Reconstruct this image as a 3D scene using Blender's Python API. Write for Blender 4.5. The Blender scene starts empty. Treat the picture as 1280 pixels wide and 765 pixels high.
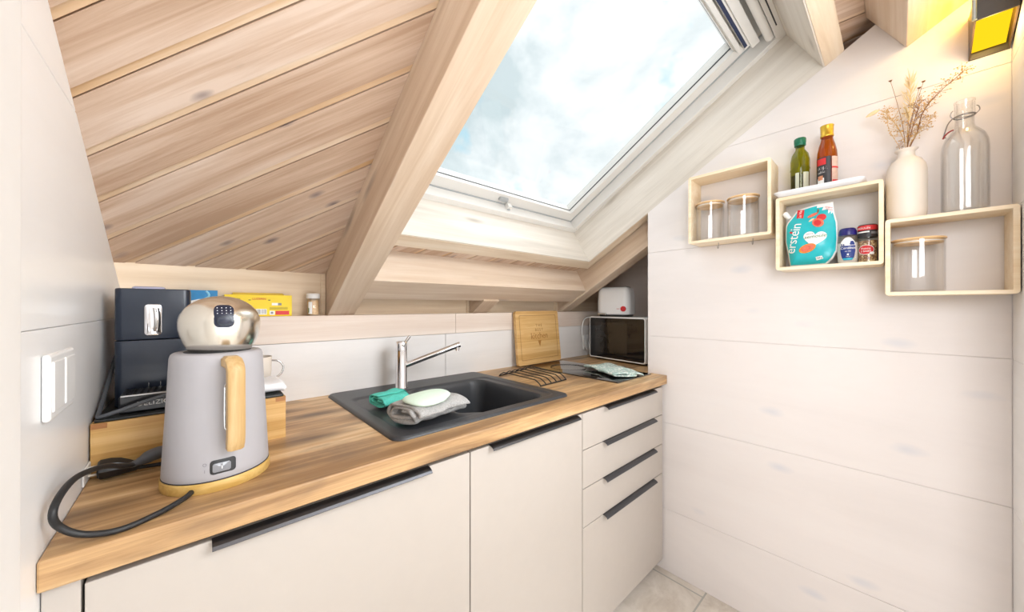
import bpy, bmesh, math, random
from mathutils import Vector, Matrix, noise
R = math.radians
PI = math.pi
random.seed(7)
SC = bpy.context.scene
COL = SC.collection

# ------------------------------------------------------------------ colour and materials
def lin(c):
    f = lambda v: v / 12.92 if v <= .04045 else ((v + .055) / 1.055) ** 2.4
    return (f(c[0] / 255), f(c[1] / 255), f(c[2] / 255), 1)

def new_mat(name):
    m = bpy.data.materials.new(name); m.use_nodes = True
    nt = m.node_tree
    for n in list(nt.nodes): nt.nodes.remove(n)
    out = nt.nodes.new('ShaderNodeOutputMaterial')
    return m, nt, out

def N(nt, kind, **kw):
    n = nt.nodes.new(kind)
    for k, v in kw.items():
        if k in n.inputs: n.inputs[k].default_value = v
        else: setattr(n, k, v)
    return n

def ramp(nt, stops):
    r = nt.nodes.new('ShaderNodeValToRGB')
    e = r.color_ramp.elements
    while len(e) < len(stops): e.new(.5)
    for i, (p, c) in enumerate(stops):
        e[i].position = p; e[i].color = c
    return r

def plain(name, rgb, rough=.5, metal=0, var=.03, scale=30, bump=0, spec=.5, coat=0):
    m, nt, out = new_mat(name)
    b = N(nt, 'ShaderNodeBsdfPrincipled', Roughness=rough, Metallic=metal)
    b.inputs['Specular IOR Level'].default_value = spec
    b.inputs['Coat Weight'].default_value = coat
    tc = N(nt, 'ShaderNodeTexCoord')
    no = N(nt, 'ShaderNodeTexNoise', Scale=scale, Detail=4)
    nt.links.new(tc.outputs['Object'], no.inputs['Vector'])
    c = lin(rgb)
    lo = tuple(max(0, v * (1 - var)) for v in c[:3]) + (1,)
    hi = tuple(min(1, v * (1 + var)) for v in c[:3]) + (1,)
    r = ramp(nt, [(.3, lo), (.7, hi)])
    nt.links.new(no.outputs['Fac'], r.inputs['Fac'])
    nt.links.new(r.outputs['Color'], b.inputs['Base Color'])
    if bump:
        bp = N(nt, 'ShaderNodeBump', Strength=bump, Distance=.002)
        nt.links.new(no.outputs['Fac'], bp.inputs['Height'])
        nt.links.new(bp.outputs['Normal'], b.inputs['Normal'])
    nt.links.new(b.outputs[0], out.inputs[0])
    return m

def wood(name, cols, axis='X', along=1.5, across=26, rough=.55, patch=.35, knot=None, knot_density=(1.6, 5.5), knot_size=.1, board=None, bump=.12, offset=(0, 0, 0), streak=None):
    """long-grained wood: cols dark / mid / light sRGB; board=(axis letter, width) gives every board its own tone"""
    m, nt, out = new_mat(name)
    L = nt.links.new
    b = N(nt, 'ShaderNodeBsdfPrincipled', Roughness=rough)
    tc = N(nt, 'ShaderNodeTexCoord')
    def mapped(a, c):
        mp = N(nt, 'ShaderNodeMapping')
        s = [c, c, c]; s['XYZ'.index(axis)] = a
        mp.inputs['Scale'].default_value = s
        mp.inputs['Location'].default_value = offset
        L(tc.outputs['Object'], mp.inputs['Vector'])
        return mp.outputs['Vector']
    knot_size *= 2.0
    vec = mapped(along, across)
    vec2 = mapped(along * .7, across * .22)
    vec3 = mapped(*knot_density)
    if board:
        sep = N(nt, 'ShaderNodeSeparateXYZ'); L(tc.outputs['Object'], sep.inputs[0])
        dv = N(nt, 'ShaderNodeMath', operation='DIVIDE'); L(sep.outputs['XYZ'.index(board[0])], dv.inputs[0]); dv.inputs[1].default_value = board[1]
        ad = N(nt, 'ShaderNodeMath', operation='ADD'); L(dv.outputs[0], ad.inputs[0]); ad.inputs[1].default_value = board[2] if len(board) > 2 else 0
        fl = N(nt, 'ShaderNodeMath', operation='FLOOR'); L(ad.outputs[0], fl.inputs[0])
        wn = N(nt, 'ShaderNodeTexWhiteNoise', noise_dimensions='1D'); L(fl.outputs[0], wn.inputs['W'])
        def shift(v):
            va = N(nt, 'ShaderNodeVectorMath', operation='MULTIPLY_ADD')
            L(wn.outputs['Color'], va.inputs[0]); va.inputs[1].default_value = (9, 9, 9); L(v, va.inputs[2])
            return va.outputs[0]
        vec, vec2, vec3 = shift(vec), shift(vec2), shift(vec3)
    n1 = N(nt, 'ShaderNodeTexNoise', Scale=1, Detail=9, Roughness=.68, Distortion=.5); L(vec, n1.inputs['Vector'])
    n2 = N(nt, 'ShaderNodeTexNoise', Scale=1, Detail=3, Roughness=.5, Distortion=.8); L(vec2, n2.inputs['Vector'])
    mx = N(nt, 'ShaderNodeMix', data_type='FLOAT'); mx.inputs[0].default_value = patch
    L(n1.outputs['Fac'], mx.inputs[2]); L(n2.outputs['Fac'], mx.inputs[3])
    val = mx.outputs[0]
    if board:
        m2 = N(nt, 'ShaderNodeMath', operation='MULTIPLY_ADD'); L(wn.outputs['Value'], m2.inputs[0]); m2.inputs[1].default_value = .12; L(val, m2.inputs[2])
        m3 = N(nt, 'ShaderNodeMath', operation='SUBTRACT'); L(m2.outputs[0], m3.inputs[0]); m3.inputs[1].default_value = .06
        val = m3.outputs[0]
    r = ramp(nt, [(.38, lin(cols[0])), (.5, lin(cols[1])), (.61, lin(cols[2]))]); L(val, r.inputs['Fac'])
    col = r.outputs['Color']
    if streak:
        ns = N(nt, 'ShaderNodeTexNoise', Scale=1, Detail=5, Roughness=.6, Distortion=1.2); L(mapped(along * .9, across * .16), ns.inputs['Vector'])
        rs = ramp(nt, [(.50, (0, 0, 0, 1)), (.64, (1, 1, 1, 1))]); L(ns.outputs['Fac'], rs.inputs['Fac'])
        mm = N(nt, 'ShaderNodeMath', operation='MULTIPLY'); L(rs.outputs['Color'], mm.inputs[0]); mm.inputs[1].default_value = .6
        mc0 = N(nt, 'ShaderNodeMix', data_type='RGBA'); L(mm.outputs[0], mc0.inputs[0]); L(col, mc0.inputs[6]); mc0.inputs[7].default_value = lin(streak)
        col = mc0.outputs[2]
    if knot:
        vo = N(nt, 'ShaderNodeTexVoronoi', Scale=1, Randomness=1); L(vec3, vo.inputs['Vector'])
        nk = N(nt, 'ShaderNodeTexNoise', Scale=2.2, Detail=2); L(vec3, nk.inputs['Vector'])
        sm = N(nt, 'ShaderNodeMath', operation='MULTIPLY_ADD'); L(nk.outputs['Fac'], sm.inputs[0]); sm.inputs[1].default_value = knot_size * 1.2; L(vo.outputs['Distance'], sm.inputs[2])
        rk = ramp(nt, [(knot_size * .9, (1, 1, 1, 1)), (knot_size * 2.1, (0, 0, 0, 1))]); L(sm.outputs[0], rk.inputs['Fac'])
        gt = N(nt, 'ShaderNodeSeparateColor'); L(vo.outputs['Color'], gt.inputs[0])
        th = N(nt, 'ShaderNodeMath', operation='GREATER_THAN'); L(gt.outputs[0], th.inputs[0]); th.inputs[1].default_value = .3
        mu = N(nt, 'ShaderNodeMath', operation='MULTIPLY'); L(rk.outputs['Color'], mu.inputs[0]); L(th.outputs[0], mu.inputs[1])
        mk = N(nt, 'ShaderNodeMath', operation='MULTIPLY'); L(mu.outputs[0], mk.inputs[0]); mk.inputs[1].default_value = knot[1]
        mc = N(nt, 'ShaderNodeMix', data_type='RGBA'); L(mk.outputs[0], mc.inputs[0]); L(col, mc.inputs[6]); mc.inputs[7].default_value = lin(knot[0])
        col = mc.outputs[2]
    L(col, b.inputs['Base Color'])
    if bump:
        bp = N(nt, 'ShaderNodeBump', Strength=bump, Distance=.001); L(n1.outputs['Fac'], bp.inputs['Height']); L(bp.outputs['Normal'], b.inputs['Normal'])
    L(b.outputs[0], out.inputs[0])
    return m

def glass(name, tint=(1, 1, 1), rough=.02, ior=1.45, gain=1.0, base=.0, edge=.62):
    """clear thin glass: light passes straight through, the surface mirrors by its Fresnel"""
    m, nt, out = new_mat(name); L = nt.links.new
    tr = N(nt, 'ShaderNodeBsdfTransparent'); tr.inputs[0].default_value = tuple(tint) + (1,)
    gl = N(nt, 'ShaderNodeBsdfGlossy', Roughness=rough); gl.inputs[0].default_value = (1, 1, 1, 1)
    fr = N(nt, 'ShaderNodeLayerWeight', Blend=.5)
    pw = N(nt, 'ShaderNodeMath', operation='POWER'); L(fr.outputs['Facing'], pw.inputs[0]); pw.inputs[1].default_value = 3
    cm_ = N(nt, 'ShaderNodeMix', data_type='RGBA'); L(pw.outputs[0], cm_.inputs[0]); cm_.inputs[6].default_value = tuple(tint) + (1,); cm_.inputs[7].default_value = tuple(v * edge for v in tint) + (1,); L(cm_.outputs[2], tr.inputs[0])
    ma = N(nt, 'ShaderNodeMath', operation='MULTIPLY_ADD'); L(pw.outputs[0], ma.inputs[0]); ma.inputs[1].default_value = .55 * gain; ma.inputs[2].default_value = .025 + base
    ma.use_clamp = True
    mx = N(nt, 'ShaderNodeMixShader'); L(ma.outputs[0], mx.inputs[0]); L(tr.outputs[0], mx.inputs[1]); L(gl.outputs[0], mx.inputs[2])
    L(mx.outputs[0], out.inputs[0])
    return m

def emit(name, rgb, s):
    m, nt, out = new_mat(name)
    e = N(nt, 'ShaderNodeEmission', Strength=s); e.inputs[0].default_value = lin(rgb)
    nt.links.new(e.outputs[0], out.inputs[0]); return m

M = {}
M['white_panel'] = wood('white_washed_panel', [(228, 222, 220), (232, 226, 224), (234, 229, 227)], 'Y', .8, 5, rough=.5, knot=((206, 208, 216), .6), knot_density=(5, 11), knot_size=.075, bump=.03)
M['white_panel_x'] = wood('white_washed_panel_along', [(228, 225, 223), (234, 231, 229), (239, 236, 234)], 'X', .8, 9, rough=.5, bump=.03)
M['left_panel'] = wood('white_lacquered_panel', [(240, 240, 240), (243, 243, 243), (245, 245, 245)], 'Y', .8, 9, rough=.3, bump=.01)
M['niche_panel'] = wood('niche_panel', [(224, 211, 203), (229, 217, 209), (234, 223, 215)], 'Y', .8, 12, rough=.55, bump=.03)
M['wall_plaster'] = plain('white_plaster', (232, 230, 227), .7, var=.02, scale=12)
M['groove'] = plain('panel_groove', (150, 138, 128), .8)
M['plank'] = wood('white_washed_plank', [(184, 153, 128), (206, 179, 157), (222, 201, 184)], 'X', 1.6, 52, rough=.55, patch=.4, knot=((120, 108, 112), .85), knot_density=(7, 19), knot_size=.07, board=('Y', .0916, .43), bump=.15)
M['tongue'] = wood('bare_spruce_tongue', [(206, 168, 126), (219, 190, 158), (228, 207, 184)], 'X', 2.2, 40, rough=.5, patch=.6, board=('Y', .0916, .43))
M['rafter'] = wood('white_washed_spruce', [(198, 172, 146), (212, 190, 167), (224, 206, 186)], 'Y', 1.2, 30, rough=.55, patch=.4, knot=((150, 132, 118), .8), knot_density=(2.2, 9), knot_size=.06)
M['trimmer'] = wood('white_washed_spruce_cross', [(208, 184, 160), (222, 202, 181), (232, 216, 199)], 'X', 1.2, 28, rough=.55, patch=.4, knot=((150, 138, 132), .85), knot_density=(2.4, 9), knot_size=.06)
M['lining'] = wood('pale_lining_board', [(202, 194, 183), (220, 212, 201), (230, 224, 215)], 'X', 1.2, 30, rough=.5, patch=.5, knot=((150, 140, 128), .6), knot_density=(2.2, 9), knot_size=.05)
M['lining_y'] = wood('pale_lining_board_raked', [(206, 198, 187), (223, 216, 206), (232, 226, 217)], 'Y', 1.2, 30, rough=.5, patch=.5, knot=((150, 140, 128), .6), knot_density=(2.2, 9), knot_size=.05)
M['lip'] = wood('pale_lip', [(214, 192, 166), (226, 208, 184), (234, 219, 199)], 'X', 1.5, 36, rough=.5)
M['lip_y'] = wood('pale_lip_raked', [(214, 192, 166), (226, 208, 184), (234, 219, 199)], 'Y', 1.5, 36, rough=.5)
M['ledge'] = wood('ledge_board', [(220, 202, 188), (230, 216, 204), (237, 226, 216)], 'X', 1.3, 30, rough=.55, patch=.5, knot=((176, 158, 148), .5), knot_density=(3, 11), knot_size=.05)
M['knee'] = wood('knee_board', [(204, 178, 148), (217, 194, 165), (226, 206, 180)], 'X', 1.3, 30, rough=.55, patch=.4, knot=((170, 146, 122), .6), knot_density=(2.2, 9), knot_size=.05)
M['oak'] = wood('rustic_oak_top', [(146, 110, 72), (198, 160, 114), (226, 196, 154)], 'X', 2.0, 40, rough=.42, patch=.5, knot=((88, 64, 46), .85), knot_density=(3.0, 9), knot_size=.12, bump=.06, streak=(112, 90, 70))
M['cabinet'] = plain('cashmere_laminate', (190, 182, 174), .45, var=.01)
M['carcass'] = plain('carcass_board', (205, 198, 190), .6)
M['handle'] = plain('anthracite_metal', (86, 87, 91), .3, metal=.85, var=.02)
M['floor_tile'] = None
M['sink'] = plain('graphite_composite', (52, 54, 58), .38, var=.1, scale=400, bump=.05)
M['steel'] = plain('brushed_steel', (200, 200, 200), .25, metal=1, var=.02)
M['chrome'] = plain('chrome', (225, 225, 228), .05, metal=1, var=.005)
M['black'] = plain('black_plastic', (26, 27, 30), .35, var=.1)
M['rubber'] = plain('black_rubber', (30, 31, 33), .5, var=.1)
M['cable_grey'] = plain('grey_cable', (88, 92, 98), .45)
M['white_plastic'] = plain('white_plastic', (236, 236, 235), .3, var=.01)
M['white_metal'] = plain('white_painted_metal', (238, 238, 238), .3, var=.01)
M['ivory'] = plain('pin_ivory', (215, 208, 196), .4)
M['window_white'] = plain('white_window_frame', (226, 224, 220), .35, var=.01)
M['window_grey'] = plain('grey_window_frame', (172, 176, 178), .4)
M['gasket'] = plain('dark_gasket', (46, 48, 54), .6)
M['navy'] = plain('navy_strip', (30, 44, 78), .5)
M['pane'] = glass('window_pane', (.985, .995, .995), .0, 1.3, .6, edge=1.0)
M['jar_glass'] = glass('jar_glass', (.99, .988, .985), .03, 1.42, 1.25, .02, edge=.88)
M['bottle_glass'] = glass('bottle_glass', (.982, .982, .978), .03, 1.45, 1.3, .03)
M['green_glass'] = glass('green_glass', (.55, .56, .07), .05, 1.4, .9)
M['amber_glass'] = glass('amber_glass', (.72, .33, .06), .05, 1.4, .9)
M['cup_glass'] = glass('cup_glass', (.93, .90, .88), .03, 1.45, 1.2, .03)
M['oven_glass'] = plain('dark_oven_glass', (20, 20, 23), .05, spec=.5)
M['oven_inner'] = plain('oven_window', (42, 38, 34), .05, spec=.6)
M['hob_glass'] = plain('hob_glass', (14, 14, 16), .03, spec=1.0, coat=.8)
M['hob_mark'] = plain('hob_mark', (70, 70, 72), .2)
M['shelf_wood'] = wood('pale_plywood', [(232, 208, 172), (240, 220, 188), (246, 230, 204)], 'Y', 2, 40, rough=.5)
M['bamboo'] = wood('bamboo', [(196, 148, 82), (212, 168, 102), (224, 184, 122)], 'X', 1.5, 60, rough=.45, patch=.3, board=('Z', .021))
M['bamboo_dark'] = wood('bamboo_joint', [(150, 96, 50), (166, 110, 60), (178, 124, 72)], 'X', 2, 60, rough=.5)
M['board_bamboo'] = wood('bamboo_board', [(206, 160, 96), (220, 178, 116), (230, 194, 136)], 'X', 1.5, 60, rough=.45, patch=.3, board=('Z', .03))
M['burnt'] = plain('engraved_brown', (170, 118, 56), .6)
M['groove_bamboo'] = plain('board_groove', (168, 120, 66), .6)
M['lid_wood'] = wood('lid_wood', [(216, 170, 112), (228, 188, 136), (236, 202, 156)], 'Y', 3, 60, rough=.5)
M['kettle_wood'] = wood('pale_handle_wood', [(174, 140, 88), (192, 158, 106), (206, 176, 128)], 'Z', 3, 70, rough=.45)
M['kettle_base'] = wood('honey_base_wood', [(182, 142, 68), (200, 162, 88), (214, 180, 110)], 'X', 3, 60, rough=.45)
M['kettle_grey'] = plain('matt_grey_body', (172, 170, 174), .5, var=.01)
M['dome'] = plain('polished_dome', (232, 228, 218), .22, metal=1, var=.01)
M['keypad'] = plain('dark_keypad', (30, 36, 56), .25)
M['dots'] = plain('pale_dots', (225, 230, 240), .5)
M['clear_switch'] = plain('clear_rocker', (128, 130, 136), .12, coat=.8)
M['print_grey'] = plain('grey_print', (132, 130, 134), .6)
M['machine'] = plain('navy_black_body', (28, 38, 54), .32, var=.03)
M['machine_dark'] = plain('machine_black', (18, 21, 27), .3)
M['print_white'] = plain('white_print', (238, 238, 236), .5)
M['tank'] = plain('lavender_tank', (186, 186, 214), .15, coat=.5)
M['lid_black'] = plain('black_tray_lid', (28, 32, 32), .45)
M['napkin'] = plain('white_cloth', (238, 238, 240), .9, var=.03, scale=300, bump=.15)
M['towel'] = plain('grey_terry', (172, 171, 170), .95, var=.2, scale=300, bump=1.0)
M['teal'] = plain('teal_microfibre', (88, 198, 182), .9, var=.12, scale=300, bump=.5)
M['mint'] = plain('mint_sponge', (212, 232, 216), .9, var=.03, scale=250, bump=.25)
M['yellow'] = plain('yellow_carton', (240, 208, 28), .5, var=.02)
M['red'] = plain('red_print', (204, 40, 44), .5)
M['dark_print'] = plain('dark_print', (40, 30, 26), .6)
M['blue_box'] = plain('blue_carton', (36, 130, 186), .5, var=.12, scale=60)
M['light_blue'] = plain('pale_blue_print', (150, 208, 232), .5)
M['cream'] = plain('cream_print', (226, 206, 160), .5)
M['pick'] = plain('toothpick_wood', (222, 186, 140), .7, var=.15, scale=200)
M['vase'] = plain('white_ceramic', (230, 220, 208), .5, var=.01)
M['lamp_black'] = plain('lamp_black', (42, 38, 36), .4, var=.05)
M['lamp_brown'] = plain('lamp_bronze', (96, 78, 66), .45, var=.05)
M['rod'] = plain('lamp_rod', (150, 165, 178), .3, metal=.8)
M['amber_light'] = emit('amber_diffuser', (255, 206, 28), 1.15)
M['gold'] = plain('gold_cap', (212, 172, 62), .3, metal=.7)
M['green_cap'] = plain('green_cap', (18, 104, 74), .4)
M['oil'] = plain('dark_oil', (70, 62, 12), .15)
M['label_black'] = plain('black_label', (44, 42, 46), .45)
M['label_pink'] = plain('pink_label', (214, 184, 170), .5, var=.1, scale=120)
M['label_clear'] = plain('pale_label', (196, 198, 176), .3)
M['skin_tan'] = plain('tan_print', (206, 140, 104), .6, var=.3, scale=160)
M['pouch'] = plain('teal_foil', (22, 178, 188), .3, var=.06, scale=40, coat=.2)
M['pouch_white'] = plain('white_foil', (236, 236, 236), .35)
M['orange'] = plain('orange_print', (236, 130, 22), .5, var=.25, scale=150)
M['salmon'] = plain('salmon_print', (226, 110, 84), .5, var=.3, scale=200)
M['leaf_green'] = plain('leaf_print', (70, 120, 60), .5)
M['navy_label'] = plain('navy_label', (22, 48, 124), .4)
M['navy_cap'] = plain('navy_cap', (24, 22, 104), .3)
M['salt'] = plain('salt_white', (226, 226, 220), .8)
M['cyan'] = plain('cyan_print', (40, 170, 200), .5)
M['pepper'] = None
M['straw'] = plain('dry_straw', (206, 170, 112), .85, var=.15, scale=80)
M['twig'] = plain('dry_twig', (142, 100, 66), .85, var=.15, scale=80)
M['plume'] = plain('cream_plume', (238, 214, 166), .9, var=.08, scale=90)
M['bud'] = plain('dry_bud', (212, 168, 100), .85, var=.2, scale=200)
M['dark_head'] = plain('brown_head', (130, 88, 52), .85, var=.1)
M['rose'] = plain('pale_rosette', (204, 184, 168), .85, var=.15, scale=100)
M['wire'] = plain('bright_wire', (150, 146, 144), .3, metal=.9)
M['red_gasket'] = plain('red_gasket', (150, 52, 50), .6)
M['porcelain'] = plain('white_tray', (236, 236, 240), .2, var=.005)

def tile_mat():
    m, nt, out = new_mat('beige_floor_tile'); L = nt.links.new
    b = N(nt, 'ShaderNodeBsdfPrincipled', Roughness=.4)
    tc = N(nt, 'ShaderNodeTexCoord')
    mp = N(nt, 'ShaderNodeMapping'); mp.inputs['Location'].default_value = (.335, .165, 0)
    L(tc.outputs['Object'], mp.inputs['Vector'])
    br = N(nt, 'ShaderNodeTexBrick', Scale=1)
    br.offset = .5; br.inputs['Mortar Size'].default_value = .0035; br.inputs['Brick Width'].default_value = .6; br.inputs['Row Height'].default_value = .34
    L(mp.outputs[0], br.inputs['Vector'])
    no = N(nt, 'ShaderNodeTexNoise', Scale=7, Detail=8, Roughness=.65, Distortion=.7); L(tc.outputs['Object'], no.inputs['Vector'])
    r = ramp(nt, [(.35, lin((196, 186, 174))), (.5, lin((212, 204, 193))), (.65, lin((226, 219, 210)))]); L(no.outputs['Fac'], r.inputs['Fac'])
    L(r.outputs[0], br.inputs['Color1']); L(r.outputs[0], br.inputs['Color2']); br.inputs['Mortar'].default_value = lin((168, 166, 158))
    L(br.outputs['Color'], b.inputs['Base Color']); L(b.outputs[0], out.inputs[0])
    return m
M['floor_tile'] = tile_mat()

def speckle(name, cols, scale, rough=.6):
    m, nt, out = new_mat(name); L = nt.links.new
    b = N(nt, 'ShaderNodeBsdfPrincipled', Roughness=rough)
    tc = N(nt, 'ShaderNodeTexCoord'); vo = N(nt, 'ShaderNodeTexVoronoi', Scale=scale); L(tc.outputs['Object'], vo.inputs['Vector'])
    sp = N(nt, 'ShaderNodeSeparateColor'); L(vo.outputs['Color'], sp.inputs[0])
    r = ramp(nt, [(i / len(cols), lin(c)) for i, c in enumerate(cols)]); r.color_ramp.interpolation = 'CONSTANT'
    L(sp.outputs[0], r.inputs['Fac']); L(r.outputs[0], b.inputs['Base Color']); L(b.outputs[0], out.inputs[0])
    return m
M['pepper'] = speckle('mixed_peppercorns', [(110, 82, 50), (190, 160, 110), (150, 110, 70), (206, 186, 140), (120, 70, 48)], 260)
M['dishcloth'] = speckle('sage_cloth', [(172, 194, 188), (182, 202, 196), (166, 190, 184), (222, 228, 222)], 130, .95)

# ------------------------------------------------------------------ mesh builder
class MB:
    def __init__(s): s.v, s.f, s.m, s.sm, s.mats = [], [], [], [], []
    def mi(s, mat):
        if mat not in s.mats: s.mats.append(mat)
        return s.mats.index(mat)
    def add(s, vs, fs, mat, smooth=False, mtx=None):
        o = len(s.v); i = s.mi(mat)
        for p in vs:
            p = Vector(p)
            s.v.append(mtx @ p if mtx else p)
        for f in fs:
            s.f.append([o + k for k in f]); s.m.append(i); s.sm.append(smooth)
        return s
    def box(s, a, b, mat, mtx=None):
        x0, y0, z0 = a; x1, y1, z1 = b
        vs = [(x0, y0, z0), (x1, y0, z0), (x1, y1, z0), (x0, y1, z0), (x0, y0, z1), (x1, y0, z1), (x1, y1, z1), (x0, y1, z1)]
        return s.add(vs, [(0, 3, 2, 1), (4, 5, 6, 7), (0, 1, 5, 4), (1, 2, 6, 5), (2, 3, 7, 6), (3, 0, 4, 7)], mat, mtx=mtx)
    def prism(s, poly, axis, t0, t1, mat, mtx=None, smooth=False):
        """poly in the two axes other than axis (cyclic order), extruded t0..t1"""
        def P(a, b, t): return {'X': (t, a, b), 'Y': (a, t, b), 'Z': (a, b, t)}[axis]
        n = len(poly)
        vs = [P(a, b, t0) for a, b in poly] + [P(a, b, t1) for a, b in poly]
        fs = [tuple(range(n))[::-1], tuple(range(n, 2 * n))] + [(i, (i + 1) % n, n + (i + 1) % n, n + i) for i in range(n)]
        return s.add(vs, fs, mat, smooth, mtx)
    def lathe(s, prof, c, mat, seg=40, smooth=True, cap=True, a0=0, a1=2 * PI, mtx=None):
        full = abs(a1 - a0 - 2 * PI) < 1e-6
        n = seg if full else seg + 1
        vs, fs = [], []
        for r, z in prof:
            for k in range(n):
                a = a0 + (a1 - a0) * k / seg
                vs.append((c[0] + r * math.cos(a), c[1] + r * math.sin(a), c[2] + z))
        for i in range(len(prof) - 1):
            for k in range(seg):
                k2 = (k + 1) % n
                fs.append((i * n + k, i * n + k2, (i + 1) * n + k2, (i + 1) * n + k))
        if cap and full:
            if prof[0][0] > 1e-6: fs.append(tuple(range(n))[::-1])
            if prof[-1][0] > 1e-6: fs.append(tuple((len(prof) - 1) * n + k for k in range(n)))
        return s.add(vs, fs, mat, smooth, mtx)
    def tube(s, pts, r, mat, seg=10, cap=True, closed=False, mtx=None):
        pts = [Vector(p) for p in pts]
        n = len(pts); rs = r if isinstance(r, (list, tuple)) else [r] * n
        vs, fs = [], []
        prev = None
        for i, p in enumerate(pts):
            if closed: t = pts[(i + 1) % n] - pts[i - 1]
            else: t = pts[min(i + 1, n - 1)] - pts[max(i - 1, 0)]
            t.normalize()
            if prev is None:
                u = t.orthogonal().normalized()
            else:
                u = prev - t * prev.dot(t)
                u = u.normalized() if u.length > 1e-6 else t.orthogonal().normalized()
            prev = u; w = t.cross(u)
            for k in range(seg):
                a = 2 * PI * k / seg
                vs.append(p + (u * math.cos(a) + w * math.sin(a)) * rs[i])
        for i in range(n if closed else n - 1):
            j = (i + 1) % n
            for k in range(seg):
                k2 = (k + 1) % seg
                fs.append((i * seg + k, i * seg + k2, j * seg + k2, j * seg + k))
        if cap and not closed:
            fs.append(tuple(range(seg))[::-1]); fs.append(tuple((n - 1) * seg + k for k in range(seg)))
        return s.add(vs, fs, mat, True, mtx)
    def rbox(s, c, size, r, mat, seg=5, mtx=None, zr=None):
        """box with rounded vertical edges and slightly eased top and bottom"""
        w, d, h = size[0] / 2, size[1] / 2, size[2]
        e = zr if zr is not None else min(r * .5, h * .3)
        loops = []
        for ins, z in ((e, 0), (e * .3, e * .3), (0, e), (0, h - e), (e * .3, h - e * .3), (e, h)):
            L = []
            rr = max(r - ins, .0002)
            for cx, cy, a in ((w - r, d - r, 0), (-w + r, d - r, 90), (-w + r, -d + r, 180), (w - r, -d + r, 270)):
                for k in range(seg + 1):
                    t = R(a + 90 * k / seg)
                    L.append((c[0] + cx + rr * math.cos(t), c[1] + cy + rr * math.sin(t), c[2] + z))
            loops.append(L)
        n = len(loops[0]); vs = [p for L in loops for p in L]; fs = []
        for i in range(len(loops) - 1):
            for k in range(n):
                k2 = (k + 1) % n
                fs.append((i * n + k, i * n + k2, (i + 1) * n + k2, (i + 1) * n + k))
        fs.append(tuple(range(n))[::-1]); fs.append(tuple((len(loops) - 1) * n + k for k in range(n)))
        return s.add(vs, fs, mat, True, mtx)
    def build(s, name, parent=None, bevel=0, mtx=None, auto=True, sub=0):
        me = bpy.data.meshes.new(name)
        pm = PM(parent)
        if parent is not None and mtx is None:
            inv = pm.inverted(); vs = [inv @ v for v in s.v]
        else: vs = s.v
        me.from_pydata([tuple(v) for v in vs], [], s.f)
        for m in s.mats: me.materials.append(m)
        for p, i, sm in zip(me.polygons, s.m, s.sm):
            p.material_index = i; p.use_smooth = sm
        bm = bmesh.new(); bm.from_mesh(me); bmesh.ops.recalc_face_normals(bm, faces=bm.faces); bm.to_mesh(me); bm.free()
        if auto and any(s.sm):
            try: me.set_sharp_from_angle(angle=R(38))
            except Exception: pass
        me.update()
        o = bpy.data.objects.new(name, me); COL.objects.link(o)
        if parent is not None: o.parent = parent
        if mtx is not None: o.matrix_basis = mtx
        if sub:
            sd = o.modifiers.new('smooth', 'SUBSURF'); sd.levels = sub; sd.render_levels = sub
        if bevel:
            b = o.modifiers.new('edge', 'BEVEL'); b.width = bevel; b.segments = 2; b.limit_method = 'ANGLE'; b.angle_limit = R(40)
        return o

def PM(o):
    m = Matrix.Identity(4)
    while o is not None:
        m = o.matrix_basis @ m; o = o.parent
    return m

def tag(o, label, cat, group=None):
    o['label'] = label; o['category'] = cat
    if group: o['group'] = group
    return o

def thing(name, loc, label, cat, group=None, rz=0):
    o = bpy.data.objects.new(name, None); COL.objects.link(o)
    o.empty_display_size = .02
    o.matrix_basis = Matrix.Translation(Vector(loc)) @ Matrix.Rotation(rz, 4, 'Z')
    return tag(o, label, cat, group)

def struct(o, label=None):
    o['kind'] = 'structure'
    if label: o['label'] = label
    return o

def text_geo(body, size, ext=.0002, space=1.0, align='CENTER', shear=0):
    cu = bpy.data.curves.new('lettering', 'FONT'); cu.body = body; cu.size = size; cu.extrude = ext; cu.align_x = align
    cu.space_character = space; cu.shear = shear; cu.resolution_u = 3
    o = bpy.data.objects.new('lettering', cu); COL.objects.link(o)
    dg = bpy.context.evaluated_depsgraph_get(); dg.update()
    me = bpy.data.meshes.new_from_object(o.evaluated_get(dg))
    vs = [tuple(v.co) for v in me.vertices]; fs = [tuple(p.vertices) for p in me.polygons]
    bpy.data.objects.remove(o); bpy.data.curves.remove(cu); bpy.data.meshes.remove(me)
    return vs, fs

def frame(origin, right, up):
    r = Vector(right).normalized(); u = Vector(up); u = (u - r * u.dot(r)).normalized(); n = r.cross(u)
    return Matrix(((r.x, u.x, n.x, origin[0]), (r.y, u.y, n.y, origin[1]), (r.z, u.z, n.z, origin[2]), (0, 0, 0, 1)))

def put_text(mb, body, size, mat, origin, right, up, **kw):
    vs, fs = text_geo(body, size, **kw)
    mb.add(vs, fs, mat, mtx=frame(origin, right, up)); return mb

def wrap_text(mb, body, size, mat, c, r, a0, z, **kw):
    vs, fs = text_geo(body, size, **kw)
    mb.add([(c[0] + (r + q[2]) * math.cos(a0 + q[0] / r), c[1] + (r + q[2]) * math.sin(a0 + q[0] / r), z + q[1]) for q in vs], fs, mat); return mb

def sector(mb, c, r, z0, z1, a0, a1, mat, seg=16, th=.0005):
    return mb.lathe([(r, z0), (r + th, z0), (r + th, z1), (r, z1), (r, z0)], (c[0], c[1], 0), mat, seg, True, False, a0, a1)

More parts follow.
